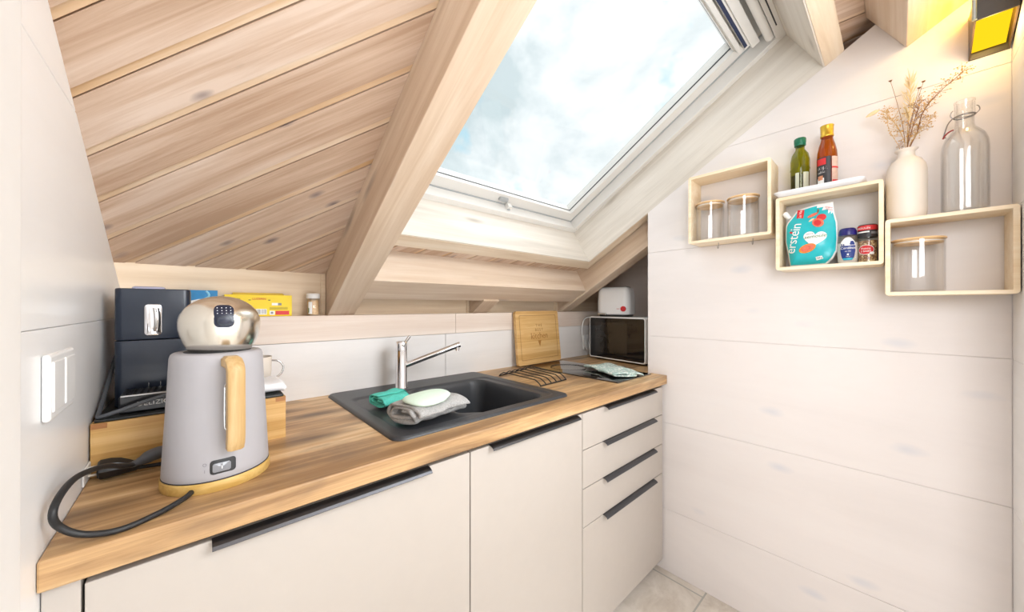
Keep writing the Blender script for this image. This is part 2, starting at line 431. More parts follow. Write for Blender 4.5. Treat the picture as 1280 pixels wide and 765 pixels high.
def spline(pts, n=8):
    """Catmull-Rom through pts"""
    P = [Vector(p) for p in pts]; out = []
    for i in range(len(P) - 1):
        a = P[max(i - 1, 0)]; b = P[i]; c = P[i + 1]; d = P[min(i + 2, len(P) - 1)]
        for k in range(n):
            t = k / n
            out.append(.5 * ((2 * b) + (c - a) * t + (2 * a - 5 * b + 4 * c - d) * t * t + (3 * b - a - 3 * c + d) * t ** 3))
    out.append(P[-1]); return out

def sst(x): 
    x = max(0, min(1, x)); return x * x * (3 - 2 * x)

def sd_rrect(x, y, x0, x1, y0, y1, r):
    qx = abs(x - (x0 + x1) / 2) - (x1 - x0) / 2 + r; qy = abs(y - (y0 + y1) / 2) - (y1 - y0) / 2 + r
    return math.hypot(max(qx, 0), max(qy, 0)) + min(max(qx, qy), 0) - r

# ------------------------------------------------------------------ roof frame
TH = R(30.8); CT, ST = math.cos(TH), math.sin(TH)
ROOF = Matrix(((1, 0, 0, 0), (0, CT, ST, 0), (0, -ST, CT, 0), (0, 0, 0, 1)))   # local x, s (down the slope), n (up out of it)
N_R, N_C = 1.374, 1.5187       # rafter underside, ceiling boards
LW = -1.753                     # left wall face
WIN = (-1.10, 0.0, -1.51, -.381)   # skylight opening x0 x1 s0 s1

# ------------------------------------------------------------------ room shell
mb = MB(); mb.box((-4.2, -3.2, -.08), (.7, .8, 0), M['floor_tile']); struct(mb.build('floor'), 'beige stone tile floor')

# back wall: white splash panels, two panels with a vertical joint
mb = MB()
mb.box((-4.2, .668, 0), (.7, .70, 1.0925), M['groove'])
mb.box((LW - .02, .655, .88), (-.7737, .668, 1.0925), M['white_panel_x'])
mb.box((-.7717, .655, .88), (.58, .668, 1.0925), M['white_panel_x'])
struct(mb.build('wall_back', bevel=.0008), 'white splash panels behind the worktop')
# ledge: shelf board above the splash
mb = MB()
mb.box((LW - .02, .651, 1.0935), (-.7226, .735, 1.1835), M['ledge'])
mb.box((-.7212, .651, 1.0935), (.58, .735, 1.1835), M['ledge'])
struct(mb.build('trim_1', bevel=.0015), 'white-washed wooden ledge along the back wall')
# knee boards behind the ledge
mb = MB()
mb.box((-4.2, .724, 1.18), (.7, .76, 1.345), M['knee'])
mb.box((-4.2, .745, .9), (.7, .78, 1.5), M['knee'])
for x0, x1 in ((-1.264, -1.249), (-.612, -.598), (.047, .061)):
    mb.box((x0, .718, 1.1836), (x1, .726, 1.335), M['knee'])
struct(mb.build('wall_knee', bevel=.001), 'low wooden knee wall under the sloping ceiling')

# left wall: raked panel, three boards
def clip_poly(poly, a, b, c):
    """keep a*x+b*y<=c"""
    out = []
    for i in range(len(poly)):
        p, q = poly[i], poly[(i + 1) % len(poly)]
        dp, dq = a * p[0] + b * p[1] - c, a * q[0] + b * q[1] - c
        if dp <= 0: out.append(p)
        if (dp < 0 < dq) or (dq < 0 < dp):
            t = dp / (dp - dq); out.append((p[0] + (q[0] - p[0]) * t, p[1] + (q[1] - p[1]) * t))
    return out
mb = MB()
n_left = 1.651 * CT
for z0, z1 in ((0, 1.1866), (1.1874, 1.5346), (1.5354, 2.6)):
    p = clip_poly([(-.06, z0), (.78, z0), (.78, z1), (-.06, z1)], ST, CT, n_left)
    if len(p) > 2: mb.prism(p, 'X', LW - .016, LW, M['left_panel'])
p = clip_poly([(-.058, 0), (.78, 0), (.78, 2.6), (-.058, 2.6)], ST, CT, n_left)
mb.prism(p, 'X', LW - .022, LW - .004, M['left_panel'])
struct(mb.build('wall_left', bevel=.0012), 'white panelled left wall with a raked top')
# rounded door lining at the wall's near end
mb = MB()
q = [(LW - .06, -.75), (LW + .004, -.75), (LW + .004, -.068)] + [(LW - .004 + .008 * math.cos(R(a)), -.068 + .008 * math.sin(R(a))) for a in (15, 45, 75, 90)] + [(LW - .06, -.06)]
mb.prism(q, 'Z', 0, 2.25, M['wall_plaster'])
struct(mb.build('trim_2'), 'white door lining at the end of the left wall')

# right wall: white-washed boards, raked top, recess behind its end
mb = MB()
seams = [-.109 + .395 * k for k in range(0, 8)]
n_w = 1.4775
for z0, z1 in zip(seams[:-1], seams[1:]):
    p = clip_poly([(-.9155, max(0, z0) + .0008), (.0925, max(0, z0) + .0008), (.0925, z1 - .0008), (-.9155, z1 - .0008)], ST, CT, n_w)
    if len(p) > 2: mb.prism(p, 'X', 0, .016, M['white_panel'])
p = clip_poly([(-.97, 0), (.092, 0), (.092, 2.65), (-.97, 2.65)], ST, CT, n_w)
mb.prism(p, 'X', .0025, .56, M['white_panel'])
struct(mb.build('wall_right', bevel=.0008), 'right wall of wide white-washed boards')
# niche wall beyond the end of the right wall
mb = MB()
for z0, z1 in zip(seams[:-1], seams[1:]):
    p = clip_poly([(.09, max(0, z0) + .001), (.76, max(0, z0) + .001), (.76, z1 - .001), (.09, z1 - .001)], ST, CT, 1.53)
    if len(p) > 2: mb.prism(p, 'X', .55, .57, M['niche_panel'])
mb.box((.555, .09, 0), (.62, .76, 1.5), M['niche_panel'])
struct(mb.build('wall_niche', bevel=.001), 'white-washed wall at the back of the microwave niche')
# short return wall at the right
mb = MB()
for z0, z1 in zip(seams[:-1], seams[1:]):
    mb.box((-.26, -.95, max(0, z0) + .001), (-.0005, -.9165, min(z1, 2.35) - .001), M['white_panel_x'])
mb.box((-.258, -.949, 0), (-.001, -.9175, 2.33), M['white_panel_x'])
struct(mb.build('wall_corner', bevel=.001), 'white panelled return wall beside the box shelves')
# rest of the attic room behind the viewpoint
mb = MB()
mb.box((-4.25, -3.25, 0), (.7, -3.2, 3.4), M['wall_plaster']); struct(mb.build('wall_rear'), 'white rear wall')
mb = MB(); mb.box((-4.25, -3.25, 0), (-4.2, .8, 3.4), M['wall_plaster']); struct(mb.build('wall_side'), 'white side wall of the attic room')
mb = MB(); mb.box((.56, -3.25, 0), (.7, -.97, 3.4), M['wall_plaster']); struct(mb.build('wall_far'), 'white end wall of the attic room')

# ceiling: diagonal tongue and groove boards in the roof plane
ANG = -R(47.5)
BOARD = ROOF @ Matrix.Rotation(ANG, 4, 'Z')
def ceil_region(mb, x0, x1, s0, s1, n0=N_C):
    ca, sa = math.cos(ANG), math.sin(ANG)
    def loc(x, s): return (x * ca + s * sa, -x * sa + s * ca)
    rect = [loc(x0, s0), loc(x1, s0), loc(x1, s1), loc(x0, s1)]
    ps = [q[1] for q in rect]
    P0, W = -1.7795, .0916
    k0, k1 = math.floor((min(ps) - P0) / W), math.ceil((max(ps) - P0) / W)
    for k in range(k0, k1 + 1):
        b0 = P0 + k * W
        def band(y0, y1, z0, z1, mat):
            p = clip_poly(clip_poly(rect, 0, 1, y1), 0, -1, -y0)
            if len(p) > 2: mb.prism(p, 'Z', z0, z1, mat)
        band(b0 + .0012, b0 + W - .0135, n0, n0 + .014, M['plank'])
        band(b0 + W - .0134, b0 + W - .0012, n0 + .0018, n0 + .014, M['tongue'])
    big = rect
    mb.prism(big, 'Z', n0 + .009, n0 + .02, M['tongue'])
mb = MB()
ceil_region(mb, -4.2, -1.20, -2.9, .13)
ceil_region(mb, -1.20, .70, -.345, .13)
ceil_region(mb, -1.20, .60, -2.9, -1.56)
ceil_region(mb, .03, .60, -1.56, -.345)
struct(mb.build('ceiling', mtx=BOARD), 'sloping ceiling of diagonal white-washed boards')
# roof above, with the skylight left open
mb = MB()
x0, x1, s0, s1 = WIN
for a, b in (((-4.3, -3.2), (x0 - .02, .2)), ((x1 + .02, -3.2), (.8, .2)), ((x0 - .02, -3.2), (x1 + .02, s0 - .02)), ((x0 - .02, s1 + .02), (x1 + .02, .2))):
    mb.box((a[0], a[1], 1.5405), (b[0], b[1], 1.74), M['gasket'])
struct(mb.build('roof', mtx=ROOF), 'roof build-up above the ceiling boards')
# flat attic ceiling further back
mb = MB(); mb.box((-4.3, -3.3, 3.05), (.8, -2.0, 3.15), M['wall_plaster']); struct(mb.build('ceiling_flat'), 'flat ceiling behind')

# rafters and trimmers
def beam(name, a, b, mat, label, bev=.002):
    mb = MB(); mb.box(a, b, mat); return struct(mb.build(name, mtx=ROOF, bevel=bev), label)
beam('beam_rafter', (-1.247, -2.9, N_R), (-1.153, .075, N_C + .001), M['rafter'], 'long sloping rafter left of the skylight')
mb = MB(); cutp = lambda n: (.0935 - ST * n) / CT
mb.prism([(.075, N_R), (.075, N_C + .001), (cutp(N_C + .001), N_C + .001), (cutp(N_R), N_R)], 'X', .08, .172, M['rafter'])
struct(mb.build('beam_rafter', mtx=ROOF, bevel=.002), 'sloping rafter running down behind the right wall end')
beam('beam_rafter', (-.597, -.12, N_R), (-.502, .075, N_C + .001), M['rafter'], 'short rafter end under the skylight trimmer')
mb = MB(); mb.prism([(-.232, 1.383), (-.108, 1.383), (-.112, N_C + .001), (-.238, N_C + .001)], 'X', -1.153, .08, M['trimmer'])
struct(mb.build('beam_trimmer', mtx=ROOF, bevel=.002), 'horizontal trimmer beam below the skylight')
mb = MB(); mb.box((-1.153, -1.80, 1.349), (-.0005, -1.654, N_C + .001), M['trimmer'])
struct(mb.build('beam_trimmer', mtx=ROOF, bevel=.002), 'trimmer beam above the skylight')

# ------------------------------------------------------------------ skylight
win = bpy.data.objects.new('window_1', None); COL.objects.link(win); win.matrix_basis = ROOF
struct(win, 'roof window with white frame above the sink')
def wpart(mb, name, parent=None, bevel=.0012):
    o = mb.build(name, parent or win, mtx=Matrix.Identity(4), bevel=bevel); return o
def ring(mb, w0, w1, n0, n1, mat, top=None, mat_y=None, top1=None):
    a0, a1, b0, b1 = x0 + w0, x1 - w0, s0 + (w0 if top is None else top), s1 - w0
    c0, c1, d0, d1 = x0 + w1, x1 - w1, s0 + (w1 if top1 is None else top1), s1 - w1
    my = mat_y or mat
    quads = [([(a0, b1), (a1, b1), (c1, d1), (c0, d1)], mat), ([(a1, b1), (a1, b0), (c1, d0), (c1, d1)], my),
             ([(a0, b0), (a1, b0), (c1, d0), (c0, d0)], mat), ([(a0, b1), (a0, b0), (c0, d0), (c0, d1)], my)]
    for q, m in quads: mb.prism(q, 'Z', n0, n1, m)
mb = MB(); ring(mb, -.022, 0, 1.4775, 1.80, M['lining'], mat_y=M['lining_y']); struct(wpart(mb, 'window_lining', bevel=0))
mb = MB(); ring(mb, -.06, -.004, 1.4755, N_C, M['lip'], mat_y=M['lip_y']); struct(wpart(mb, 'window_architrave', bevel=0))
mb = MB(); ring(mb, 0, .029, 1.678, 1.79, M['window_white'])
mb.box((x0 + .001, s0 + .0285, 1.735), (x1 - .001, s0 + .092, 1.79), M['window_white'])
mb.tube([(-.014, s1 - .032, 1.6775), (-.014, s1 - .032, 1.6835)], .003, M['window_grey'], 10)
struct(wpart(mb, 'window_frame'))
mb = MB(); ring(mb, .031, .082, 1.733, 1.79, M['window_white'], top=.095, top1=.138)
mb.box((x0 + .031, s0 + .09, 1.705), (x1 - .075, s0 + .112, 1.79), M['window_white'])
mb.box((x0 + .031, s0 + .118, 1.712), (x1 - .075, s0 + .133, 1.79), M['window_white'])
struct(wpart(mb, 'window_sash'))
mb = MB(); ring(mb, .0795, .083, 1.752, 1.757, M['gasket'], top=.134, top1=.1385); ring(mb, .0285, .0335, 1.7285, 1.7335, M['window_grey'], top=.0285, top1=.0335); struct(wpart(mb, 'window_gasket_gap_shade', bevel=0))  # dark ring: glass gasket; grey ring stands in for frame and sash shadow gap
mb = MB(); mb.box((x0 + .07, s0 + .12, 1.757), (x1 - .07, s1 - .07, 1.763), M['pane']); struct(wpart(mb, 'window_pane', bevel=0))
mb = MB(); ring(mb, .03, .056, 1.80, 1.81, M['window_grey'], top=.10, top1=.12); struct(wpart(mb, 'window_flashing', bevel=0))
mb = MB(); mb.box((x0 + .031, s0 + .101, 1.703), (x1 - .09, s0 + .1115, 1.712), M['navy']); struct(wpart(mb, 'window_blind', bevel=0))
mb = MB(); mb.box((x0 + .03, s0 + .066, 1.697), (x1 - .06, s0 + .094, 1.73), M['window_white']); struct(wpart(mb, 'window_flap', bevel=.002))
mb = MB()
prof = [(s0 + .043 + .013 * math.cos(R(a)) * 1.0, 1.684 + .014 * math.sin(R(a))) for a in range(0, 360, 24)]
mb.prism(prof, 'X', x0 + .06, x1 - .055, M['window_white'], smooth=True)
struct(wpart(mb, 'window_control_bar', bevel=0))
mb = MB(); mb.box((x0 + .03, s0 + .012, 1.6775), (x1 - .09, s0 + .016, 1.684), M['gasket']); struct(wpart(mb, 'window_vent_slot', bevel=0))
mb = MB()
mb.rbox((-.555, s1 - .058, 1.722), (.052, .02, .012), .006, M['window_grey'])
mb.box((-.530, s1 - .05, 1.70), (-.505, s1 - .022, 1.726), M['window_white'])
mb.tube([(-.517, s1 - .03, 1.697), (-.517, s1 - .03, 1.712)], .009, M['window_grey'], 14)
struct(wpart(mb, 'window_latch', bevel=.001))

# ------------------------------------------------------------------ worktop
SINK = (-1.266, -.622, .066, .644)
CUT = (-1.24, -.648, .092, .618)
HOB = (-.326, -.036, .057, .585)
def cells(mb, xs, ys, keep, z0, z1, mat):
    nx, ny = len(xs), len(ys); vs = [(x, y, z) for z in (z1, z0) for y in ys for x in xs]; fs = []
    I = lambda i, j, l: l * nx * ny + j * nx + i
    k = lambda i, j: 0 <= i < nx - 1 and 0 <= j < ny - 1 and keep((xs[i] + xs[i + 1]) / 2, (ys[j] + ys[j + 1]) / 2)
    for i in range(nx - 1):
        for j in range(ny - 1):
            if not k(i, j): continue
            fs.append((I(i, j, 0), I(i + 1, j, 0), I(i + 1, j + 1, 0), I(i, j + 1, 0)))
            fs.append((I(i, j, 1), I(i, j + 1, 1), I(i + 1, j + 1, 1), I(i + 1, j, 1)))
            if not k(i - 1, j): fs.append((I(i, j, 0), I(i, j + 1, 0), I(i, j + 1, 1), I(i, j, 1)))
            if not k(i + 1, j): fs.append((I(i + 1, j, 0), I(i + 1, j, 1), I(i + 1, j + 1, 1), I(i + 1, j + 1, 0)))
            if not k(i, j - 1): fs.append((I(i, j, 0), I(i, j, 1), I(i + 1, j, 1), I(i + 1, j, 0)))
            if not k(i, j + 1): fs.append((I(i, j + 1, 0), I(i + 1, j + 1, 0), I(i + 1, j + 1, 1), I(i, j + 1, 1)))
    mb.add(vs, fs, mat)
mb = MB()
cells(mb, [LW + .0005, CUT[0], CUT[1], -.0008, .549], [0, .0935, CUT[2] + .004, CUT[3], .6545] if CUT[2] + .004 > .0935 else [0, CUT[2], .0935, CUT[3], .6545],
      lambda x, y: not (CUT[0] < x < CUT[1] and CUT[2] < y < CUT[3]) and not (x > 0 and y < .0935), .8607, .9, M['oak'])
tag(mb.build('worktop', bevel=.0025), 'continuous rustic oak-look worktop with a cut-out for the black sink', 'worktop')

# ------------------------------------------------------------------ base cabinets
YF, ZT, ZB = .015, .8485, .056
def edge_pull(x0_, x1_, zt, parent):
    mb = MB()
    pts = [(YF + .004, zt + .0012), (YF - .003, zt + .0010), (YF - .010, zt - .0005), (YF - .016, zt - .004), (YF - .0195, zt - .0085)]
    poly = pts + [(a + .0012, b - .0014) for a, b in pts[::-1]]
    mb.prism(poly, 'X', x0_, x1_, M['handle'])
    return mb.build('handle', parent, bevel=.0004)
def carcass(parent, xa, xb):
    mb = MB()
    mb.box((xa + .001, .037, ZB), (xa + .017, .60, .858), M['carcass']); mb.box((xb - .017, .037, ZB), (xb - .001, .60, .858), M['carcass'])
    mb.box((xa + .017, .037, ZB), (xb - .017, .60, ZB + .016), M['carcass']); mb.box((xa + .017, .59, ZB + .016), (xb - .017, .60, .858), M['carcass'])
    return mb.build('carcass', parent)
def front(parent, name, xa, xb, za, zb):
    mb = MB(); mb.box((xa + .0016, YF, za + .0015), (xb - .0016, YF + .019, zb - .0015), M['cabinet']); return mb.build(name, parent, bevel=.0012)
c1 = thing('base_cabinet', (-1.40, .03, 0), 'wide cashmere base cabinet under the kettle, one full-width door', 'cabinet', None)
carcass(c1, -1.7180, -1.0918); d = front(c1, 'door', -1.7180, -1.0918, ZB, ZT); edge_pull(-1.588, -1.2085, ZT - .001, d)
c2 = thing('base_cabinet', (-.86, .03, 0), 'cashmere base cabinet with one tall door under the sink basin', 'cabinet', None)
carcass(c2, -1.0918, -.6228); d = front(c2, 'door', -1.0918, -.6228, ZB, ZT); edge_pull(-1.0295, -.6525, ZT - .001, d)
c3 = thing('drawer_cabinet', (-.32, .03, 0), 'cashmere drawer cabinet with four drawers beside the right wall', 'cabinet', None)
carcass(c3, -.6228, -.0135)
for za, zb, x_a in ((.7200, ZT, -.489), (.5862, .7200, -.497), (.4522, .5862, -.497), (ZB, .4522, -.497)):
    d = front(c3, 'drawer', -.6228, -.0135, za, zb); edge_pull(x_a, -.1015, zb - .001, d)
mb = MB(); mb.box((LW + .001, YF + .001, ZB), (-1.7196, YF + .02, .8595), M['cabinet'])
tag(mb.build('filler_panel', bevel=.001), 'narrow cashmere filler strip between left wall and wide cabinet door', 'panel')
mb = MB(); mb.box((LW + .001, .075, 0), (-.001, .092, .055), M['cabinet'])
tag(mb.build('plinth_board', bevel=.001), 'recessed plinth board on the tile floor under the cabinets', 'plinth')

# ------------------------------------------------------------------ sink and tap
sk = thing('sink', (-.944, .355, .9), 'dark graphite composite sink with drainer set into the oak worktop', 'sink')
BAS = (-1.03, -.70, .112, .50)
def sink_z(x, y):
    do = sd_rrect(x, y, *SINK, .03)
    z = .9005 + .0075 * math.sqrt(max(0, 1 - (1 - min(1, -do / .009)) ** 2))
    dr = sd_rrect(x, y, -1.232, -.66, .098, .515, .035)
    z -= .0045 * sst(-dr / .014)
    db = sd_rrect(x, y, *BAS, .055)
    db = max(db, -(x - BAS[0]) * .62 - (y - BAS[2]) * .78 + .035)
    z -= .168 * sst((-db + .004) / .034)
    return z
mb = MB()
cx, cy = -.865, .31
NA, NR = 320, 84
vs, fs = [(cx, cy, sink_z(cx, cy))], []
bound = []
for k in range(NA):
    a = 2 * PI * k / NA; dx, dy = math.cos(a), math.sin(a); lo, hi = 0, 1.2
    for _ in range(40):
        m_ = (lo + hi) / 2
        if sd_rrect(cx + dx * m_, cy + dy * m_, *SINK, .03) < 0: lo = m_
        else: hi = m_
    bound.append((dx * lo, dy * lo))
for i in range(1, NR + 1):
    t = 1 - (1 - i / NR) ** 1.0
    for bx, by in bound: vs.append((cx + bx * t, cy + by * t, sink_z(cx + bx * t, cy + by * t)))
for bx, by in bound: vs.append((cx + bx, cy + by, .9002))
for k in range(NA):
    k2 = (k + 1) % NA
    fs.append((0, 1 + k, 1 + k2))
    for i in range(NR): fs.append((1 + i * NA + k, 1 + (i + 1) * NA + k, 1 + (i + 1) * NA + k2, 1 + i * NA + k2))
mb.add(vs, fs, M['sink'], True)
mb.build('basin', sk, auto=False)
mb = MB(); zc = sink_z(cx, cy)
mb.lathe([(.0, .003), (.02, .004), (.03, .0045), (.041, .004), (.043, .001), (.043, -.0)], (cx, cy, zc), M['steel'], 32)
mb.build('drain', sk)

tp = thing('tap', (-1.027, .555, .908), 'chrome mixer tap with angled spout at the rear edge of the sink', 'tap')
fx, fy = -1.027, .555
mb = MB(); mb.lathe([(.0235, .0), (.0235, .002), (.0213, .006), (.0213, .139), (.0206, .1395), (.0206, .1405), (.0213, .141), (.0213, .172), (.0195, .175), (0, .175)], (fx, fy, .908), M['chrome'], 36)
mb.build('body', tp)
mb = MB(); a_ = Vector((-1.012, .546, .9935)); b_ = Vector((-.8324, .45, 1.0665))
mb.tube([a_, a_.lerp(b_, .5), b_], .0108, M['chrome'], 22); mb.build('spout', tp)
mb = MB(); e_ = a_.lerp(b_, .95); mb.tube([e_, e_ + Vector((0, 0, -.016)), e_ + Vector((0, 0, -.0165)), e_ + Vector((0, 0, -.022))], [.0085, .0085, .0075, .0075], M['chrome'], 18); mb.build('outlet', tp)
mb = MB(); mb.tube([(-1.030, .535, 1.0655), (-1.0225, .541, 1.0745), (-1.0005, .543, 1.1005), (-.9985, .543, 1.1025)], [.0062, .0062, .0058, .004], M['chrome'], 14); mb.build('lever', tp)

# ------------------------------------------------------------------ folded cloths
def spiral_cloth(name, c, size, rz, turns, mat, seed, th=.011, amp=.004, taper=.75, pr=3.0, fold=.0, freq=30):
    """flattened roll of cloth: size = length (local x), width (y), height"""
    Lx, Wy, Hz = size
    path = []
    n = int(26 * turns)
    for i in range(n + 1):
        t = i / n; a = PI * .5 + 2 * PI * turns * t
        g = .28 + .72 * t
        cs, sn_ = math.cos(a), math.sin(a)
        y = (Wy / 2 - th / 2) * g ** .7 * math.copysign(abs(cs) ** .55, cs)
        z = (Hz / 2 - th / 2) * g * math.copysign(abs(sn_) ** .75, sn_)
        path.append(Vector((y, z)))
    m = 22
    vs, fs = [], []
    mt = Matrix.Translation(c) @ Matrix.Rotation(rz, 4, 'Z')
    for side in (1, -1):
        for i, p in enumerate(path):
            t = path[min(i + 1, n)] - path[max(i - 1, 0)]; t.normalize(); nn = Vector((-t.y, t.x))
            for j in range(m + 1):
                u = j / m
                q = p + nn * (th / 2 * side * .93)
                hz = q.y + Hz / 2
                k = 1 - taper * max(0, (u - .82) / .18) ** 2
                x = Lx * (u - .5) + .010 * noise.noise(Vector((q.x * 14, hz * 30 + seed, i * .15)))
                v = Vector((x, q.x, hz * k + .0006))
                d = noise.noise_vector(v * freq + Vector((seed, seed * 2, 0))) * amp
                v += Vector((d.x, d.y, d.z * .8)); v.z = max(v.z, .0004)
                vs.append(mt @ v)
    A = (n + 1) * (m + 1)
    I = lambda s_, i, j: s_ * A + i * (m + 1) + j
    for i in range(n):
        for j in range(m):
            fs.append((I(0, i, j), I(0, i + 1, j), I(0, i + 1, j + 1), I(0, i, j + 1)))
            fs.append((I(1, i, j), I(1, i, j + 1), I(1, i + 1, j + 1), I(1, i + 1, j)))
        for j in (0, m): fs.append((I(0, i, j), I(1, i, j), I(1, i + 1, j), I(0, i + 1, j)))
    for i in (0, n):
        for j in range(m): fs.append((I(0, i, j), I(0, i, j + 1), I(1, i, j + 1), I(1, i, j)))
    mb = MB(); mb.add(vs, fs, mat, True)
    o = mb.build(name, auto=False)
    sd = o.modifiers.new('smooth', 'SUBSURF'); sd.levels = 1; sd.render_levels = 1
    return o
o = spiral_cloth('towel', (-1.118, .178, .9045), (.186, .148, .058), R(12), 2.25, M['towel'], 3.1, th=.0100, amp=.0075, taper=.22, freq=38)
tag(o, 'folded grey terry towel lying on the sink drainer under the mint sponge', 'towel')
o = spiral_cloth('cleaning_cloth', (-1.140, .366, .9045), (.115, .100, .040), R(16), 2.0, M['teal'], 8.7, th=.007, amp=.008, freq=34)
tag(o, 'crumpled teal microfibre cloth behind the grey towel on the drainer', 'cloth')
# sponge
mb = MB(); vs, fs = [], []
NA, NB = 56, 12
mt = frame((-1.136, .150, .9705), (1, .12, .03), (-.1, 1, .06))
for i in range(NB + 1):
    ph = -PI / 2 + PI * i / NB
    for k in range(NA):
        a = 2 * PI * k / NA
        ca, sa = math.cos(a), math.sin(a)
        rr = 1 + .07 * math.sin(2 * a + .6) + .08 * math.sin(3 * a + .5)
        x = .066 * rr * math.copysign(abs(ca) ** .8, ca) * math.cos(ph) ** .45
        y = .048 * rr * math.copysign(abs(sa) ** .8, sa) * math.cos(ph) ** .45
        z = .010 * math.copysign(abs(math.sin(ph)) ** .9, math.sin(ph)) - 1.6 * y * y - .9 * x * x * (1 if x > 0 else .3)
        seam = .0012 if abs(i - NB / 2) < .6 else 0
        vs.append(mt @ Vector((x * (1 + seam * 14), y * (1 + seam * 14), z)))
for i in range(NB):
    for k in range(NA):
        k2 = (k + 1) % NA; fs.append((i * NA + k, i * NA + k2, (i + 1) * NA + k2, (i + 1) * NA + k))
mb.add(vs, fs, M['mint'], True)
tag(mb.build('sponge', auto=False), 'pale mint cleaning sponge resting on the folded grey towel', 'sponge')

# ------------------------------------------------------------------ hob, rack, cutting board, cloth on hob
hb = thing('hob', ((HOB[0] + HOB[1]) / 2, (HOB[2] + HOB[3]) / 2, .9), 'black glass two-ring hob set in the worktop before the microwave', 'hob')
mb = MB(); mb.rbox(((HOB[0] + HOB[1]) / 2, (HOB[2] + HOB[3]) / 2, .9003), (HOB[1] - HOB[0], HOB[3] - HOB[2], .0045), .004, M['hob_glass'], zr=.0012); mb.build('glass_plate', hb)
for yy, rr in ((.20, .072), (.43, .09)):
    mb = MB(); mb.lathe([(rr, .0), (rr, .0003), (rr + .0016, .0003), (rr + .0016, 0)], (-.181, yy, .9049), M['hob_mark'], 48, cap=False); mb.build('cooking_ring', hb)
o = spiral_cloth('dishcloth', (-.150, .205, .9055), (.30, .165, .024), R(62), 1.25, M['dishcloth'], 5.5, th=.008, amp=.010, taper=.5, freq=16)
tag(o, 'folded sage dishcloth with white flecks lying on the black hob', 'cloth')

rk = thing('trivet', (-.47, .36, .9), 'black wire trivet rack on the worktop between sink and hob', 'trivet')
def rackpt(u, v, z):   # u across the wires 0..1, v along them 0..1
    a, b, c, d = Vector((-.6075, .2375)), Vector((-.4328, .2441)), Vector((-.5937, .4887)), Vector((-.3398, .5709))
    a, b, c, d = Vector((-.600, .232)), Vector((-.428, .245)), Vector((-.586, .500)), Vector((-.372, .545))
    p = a.lerp(b, u).lerp(c.lerp(d, u), v); return (p.x, p.y, z)
for i in range(6):
    u = i / 5
    mb = MB()
    mb.tube(spline([rackpt(u, 0, .9035), rackpt(u, .035, .911), rackpt(u, .10, .9195), rackpt(u, .16, .922), rackpt(u, .5, .9222), rackpt(u, .84, .922), rackpt(u, .90, .9195), rackpt(u, .965, .911), rackpt(u, 1, .9035)], 5), .0024, M['rubber'], 8)
    mb.build('wire', rk)
for v in (0, 1):
    mb = MB(); mb.tube([rackpt(-.01, v, .9028), rackpt(1.01, v, .9028)], .0026, M['rubber'], 8); mb.build('foot_bar', rk)

# cutting board leaning on the splash
cbx0, cbx1 = -.362, -.04
th_l = math.atan2(.028, .285)
CB = Matrix.Translation((-.198, .603, .9055)) @ Matrix.Rotation(R(2.0), 4, 'Z') @ Matrix.Rotation(-th_l, 4, 'X')
cb = thing('cutting_board', (-.205, .595, .9055), 'engraved bamboo cutting board leaning against the splash behind the hob', 'cutting board')
mb = MB()
def rr_poly(w, h, r, seg=6, oy=0):
    p = []
    for cx_, cy_, a in ((w / 2 - r, h - r, 0), (-w / 2 + r, h - r, 90), (-w / 2 + r, r, 180), (w / 2 - r, r, 270)):
        for k in range(seg + 1): p.append((cx_ + r * math.cos(R(a + 90 * k / seg)), cy_ + oy + r * math.sin(R(a + 90 * k / seg))))
    return p
mb.prism(rr_poly(.352, .287, .014), 'Y', 0, .019, M['board_bamboo'], mtx=CB); mb.build('board', cb, bevel=.0022)
mb = MB()
g = rr_poly(.302, .238, .006, 3); g = [(a, b + .026) for a, b in g]
n_ = len(g); vs = [(a, -.0004, b) for a, b in g] + [(a * .982, -.0004, .145 + (b - .145) * .98) for a, b in g]
vs += [(a, .001, b) for a, b in g] + [(a * .982, .001, .145 + (b - .145) * .98) for a, b in g]
fs = []
for i in range(n_):
    j = (i + 1) % n_
    fs += [(i, j, n_ + j, n_ + i), (i, 2 * n_ + i, 2 * n_ + j, j), (n_ + i, n_ + j, 3 * n_ + j, 3 * n_ + i)]
mb.add(vs, fs, M['groove_bamboo'], mtx=CB); mb.build('juice_groove', cb)
mb = MB()
def cbt(body, size, z, x=0):
    v_, f_ = text_geo(body, size, ext=.0003)
    mb.add([(p[0] + x, -.0006 - p[2], p[1] + z) for p in v_], f_, M['burnt'], mtx=CB)
cbt('T H E', .022, .200); cbt('B E S T', .022, .176); cbt('kitchen', .048, .135)
mb.prism([(-.014, .125), (.012, .125), (-.001, .092)], 'Y', -.0008, .0005, M['burnt'], mtx=CB)
mb.build('lettering', cb)

# ------------------------------------------------------------------ microwave with toaster on top
mang = math.atan2(.055, .387)
MW = Matrix(((math.cos(mang), math.sin(mang), 0, .134), (-math.sin(mang), math.cos(mang), 0, .168), (0, 0, 1, .9), (0, 0, 0, 1)))
